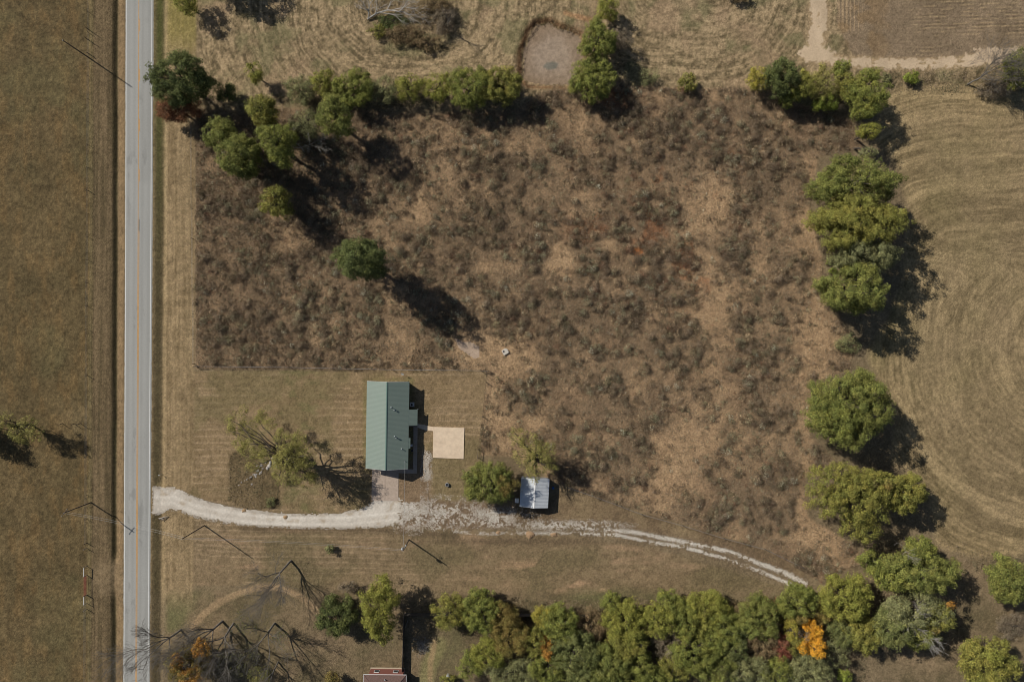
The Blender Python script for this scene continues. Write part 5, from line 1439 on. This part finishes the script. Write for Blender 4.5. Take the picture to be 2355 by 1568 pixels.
# ------------------------------------------------------------------ small things
def rocks():
    spec = [(915,755,18),(885,808,20),(950,815,20),(873,852,26),(845,880,24),(825,808,12),(765,840,16),(745,857,12),(708,852,10),(785,885,12),(702,924,18),(724,914,14),(767,925,10),(757,943,13),(743,960,14),
            (655,970,10),(680,972,16),(700,966,12),(690,998,12),(628,1000,14),(604,1012,8),(570,1035,10),(540,1050,7),(495,1075,9),(462,1112,10),(635,1098,13),(975,857,12),(952,855,8),(566,935,7),(680,820,7)]
    pl = [("largest flat rock in the rock pile on the rough patch", 3)]
    order = {3: "largest pale rock at the heart of the rock row under the lime-green tree", 4: "pale rock touching the lower left of the largest rock",
             0: "topmost rock of the rock row under the lime-green tree", 1: "rounded rock just above the largest rock", 2: "rounded rock at the right end of the rock row",
             24: "lowest rock at the far lower left end of the rock row", 25: "single rock lying below the middle of the rock row"}
    for i, (zx, zy, zr) in enumerate(spec):
        rng = np.random.default_rng(600 + i)
        px = 600 + zx / 4.612; py = 1180 + zy / 4.612; r = zr * .0181 * 1.12
        x, y = PX(px, py); n1, n2 = 10, 6; vs = []; fs = []
        ax, ay, az = r * rng.uniform(.85, 1.25), r * rng.uniform(.75, 1.05), r * rng.uniform(.5, .75)
        bump_ = rng.uniform(.80, 1.12, (n2 + 1, n1)); rot = rng.uniform(0, 3.14)
        for a in range(n2 + 1):
            th = math.pi * a / n2
            for b in range(n1):
                ph = 2 * math.pi * b / n1; k = bump_[a, b] if 0 < a < n2 else 1
                X_ = ax * math.sin(th) * math.cos(ph) * k; Y_ = ay * math.sin(th) * math.sin(ph) * k
                vs.append((X_ * math.cos(rot) - Y_ * math.sin(rot), X_ * math.sin(rot) + Y_ * math.cos(rot), az * math.cos(th) * k * .9 + az * .35))
        for a in range(n2):
            for b in range(n1): fs.append((a*n1+b, (a+1)*n1+b, (a+1)*n1+(b+1)%n1, a*n1+(b+1)%n1))
        m = MB(); m.add(vs, fs); o = m.build("rock", M["rock"]); o.location = (x, y, ground_z(x, y))
        if i in order: tag(o, order[i], "rock", "pale rocks on the rough patch")
        elif px > 749: tag(o, "small pale rock among the upper cluster around the largest rock", "rock", "small rocks of the upper cluster")
        elif px > 725: tag(o, "small pale rock in the lower half of the rock row", "rock", "small rocks of the lower half of the row")
        else: tag(o, "tiny pale rock trailing off at the lower left of the rock row", "rock", "tiny rocks trailing off the row")
rocks()

def well():
    x, y = PX(1479.5, 1030); r = empty("well_cap", (x, y, ground_z(x, y)), .6); tag(r, "white concrete well slab with a dark hatch in the scrub above the lawn fence", "well")
    m = MB(); m.prism([(-.75, -.7), (.7, -.75), (.82, .2), (.4, .7), (-.62, .66)], -.3, .45); m.build("slab", M["pale_stone"], r, .05)
    m = MB(); m.lathe([(.22, .451), (.22, .52), (.18, .54)], 14, (-.25, .2)); m.build("hatch", M["dark"], r)
well()
def lid():
    x, y = PX(1310.5, 1419); r = empty("fire_ring", (x, y, ground_z(x, y))); tag(r, "small round metal drum on the lawn right of the green-roofed house", "drum")
    m = MB(); m.lathe([(.42, -.1), (.46, .1), (.46, .55), (.43, .58), (.38, .58), (.38, .40)], 20); m.build("body", M["galv"], r)
    m = MB(); m.lathe([(.37, .401), (.37, .41)], 16); m.build("ashes", M["dark"], r)
lid()
def stump():
    x, y = PX(1313, 1978); r = empty("water_tank", (x, y, ground_z(x, y))); tag(r, "small round grey tank at the bottom edge right of the wooden fence", "tank")
    m = MB(); m.lathe([(.5, -.1), (.55, .1), (.55, 1.0), (.45, 1.15), (.15, 1.22)], 20); m.build("body", M["galv"], r)
    m = MB(); m.lathe([(.16, 1.2), (.16, 1.28), (.05, 1.3)], 12); m.build("lid", M["dark"], r)
stump()
def marker():
    x, y = PX(470, 1390.5); r = empty("marker_post", (x, y, ground_z(x, y))); tag(r, "short marker post on the verge above the gravel driveway", "post")
    m = MB(); m.tube((0, 0, -.3), (0, 0, 1.3), .06); m.build("post", M["wood_pale"], r)
    m = MB(); m.box(-.16, .16, -.1, .1, 1.3, 1.5); m.build("box", M["galv"], r, .02)
marker()
for i, (px, py, h, lb) in enumerate([(263, 90, 2.2, "bent dead stem at the upper left field fence, above its twin"), (261, 119, 2.2, "bent dead stem at the upper left field fence, lower of the two"),
                                     (236, 1240, 2.2, "thin dead stem at the left field fence, rightmost of three"), (218, 1241, 1.8, "thin dead stem at the left field fence, middle of three"), (183, 1240, 1.8, "thin dead stem at the left field fence, leftmost of three")]):
    x, y = PX(px, py); m = MB(); m.tube((0, 0, -.2), (.05, -.1, h * .5), .09, .08, 7); m.tube((.05, -.1, h * .5), (.35, -.2, h), .08, .05, 7)
    o = m.build("dead_sapling", M["pole"]); o.location = (x, y, ground_z(x, y)); tag(o, lb, "sapling", "dead stems along the left field fence")
def debris():
    for i, (px, py, L, a, r_, lb) in enumerate([(477, 1517, 2.3, .28, .14, "thick short log in the ditch below the driveway mouth"), (483, 1520, 2.0, .55, .10, "thin dark log crossing the thick one below the driveway mouth"), (471, 1521, 1.4, -.3, .12, "stubby log at the left of the log heap below the driveway mouth")]):
        x, y = PX(px, py); gz = ground_z(x, y); m = MB(); dx, dy = math.cos(a) * L / 2, math.sin(a) * L / 2
        m.tube((-dx, -dy, .12 + .1*i), (0, .05, .16 + .1*i), r_, r_ * .9, 9); m.tube((0, .05, .16 + .1*i), (dx, dy, .13 + .1*i), r_ * .9, r_ * .65, 9)
        o = m.build("log", M["wood_pale"] if i != 1 else M["pole"]); o.location = (x, y, gz); tag(o, lb, "log", "logs below the driveway mouth")
    x, y = PX(1192, 1826); m = MB(); m.tube((-.5, -1.2, .1), (.4, 1.2, .5), .06); o = m.build("pale_plank", M["wood_pale"]); o.location = (x, y, ground_z(x, y)); tag(o, "pale pole leaning in the shade of the board fence corner", "pole")
    # dry brush heap
    rng = np.random.default_rng(9); x, y = PX(1237, 1891); segs = []
    for _ in range(170):
        a = rng.uniform(0, 3.14); c = rng.normal(0, 1, 2) * (.75, 1.0); L = rng.uniform(.5, 1.3); z = max(.05, .75 - .35 * np.hypot(*c)) * rng.uniform(.2, 1)
        dx, dy = math.cos(a) * L / 2, math.sin(a) * L / 2; segs.append((np.array([c[0]-dx, c[1]-dy, z]), np.array([c[0]+dx, c[1]+dy, z + rng.uniform(-.1, .25)]), .022, .012))
    r = empty("brush_heap", (x, y, ground_z(x, y))); tag(r, "pale heap of dry sticks on the grass right of the board fence", "brush heap")
    tubes_mesh("sticks", segs, M["bark_pale"], r, 4)
debris()
def mounds():
    for i, (px, py, r, h, mt, nm, lb) in enumerate([(1460, 1560, .55, .30, "clay", "dirt_mound", "small orange dirt mound beside the wheel track, leftmost of three"), (1552, 1566.5, .95, .42, "clay", "dirt_mound", "largest orange dirt mound beside the wheel track, middle of three"),
            (1623, 1565.5, .70, .34, "clay", "dirt_mound", "orange dirt mound beside the wheel track, rightmost of three"), (714.5, 1495.5, .55, .25, "litter", "leaf_pile", "small brown leaf clump on the gravel driveway, nearer the road"), (836, 1514, .50, .25, "litter", "leaf_pile", "small brown leaf clump on the gravel driveway, nearer the house")]):
        rng = np.random.default_rng(70 + i); x, y = PX(px, py); n = 14; m = MB(); vs = []; fs = []
        w = 1 + .22 * rng.normal(0, 1, n)
        for k, (rr, z) in enumerate([(1.0, -.05), (.82, .35), (.5, .8), (.15, 1.0)]):
            for j in range(n):
                t = 2 * math.pi * j / n; q = r * rr * (1 + (w[j] - 1) * rr) * rng.uniform(.9, 1.1); vs.append((q * math.cos(t) * 1.25, q * math.sin(t), h * z * rng.uniform(.85, 1.1) if k else -.05))
        for k in range(3):
            for j in range(n): fs.append((k*n+j, k*n+(j+1)%n, (k+1)*n+(j+1)%n, (k+1)*n+j))
        fs.append(tuple(3*n + j for j in range(n))); m.add(vs, fs)
        o = m.build(nm, M[mt]); o.location = (x, y, ground_z(x, y)); tag(o, lb, nm.replace("_", " "))
mounds()
print("TREES", TREE_N[0], "POLYS", sum(len(o.data.polygons) for o in bpy.data.objects if o.type == 'MESH'))
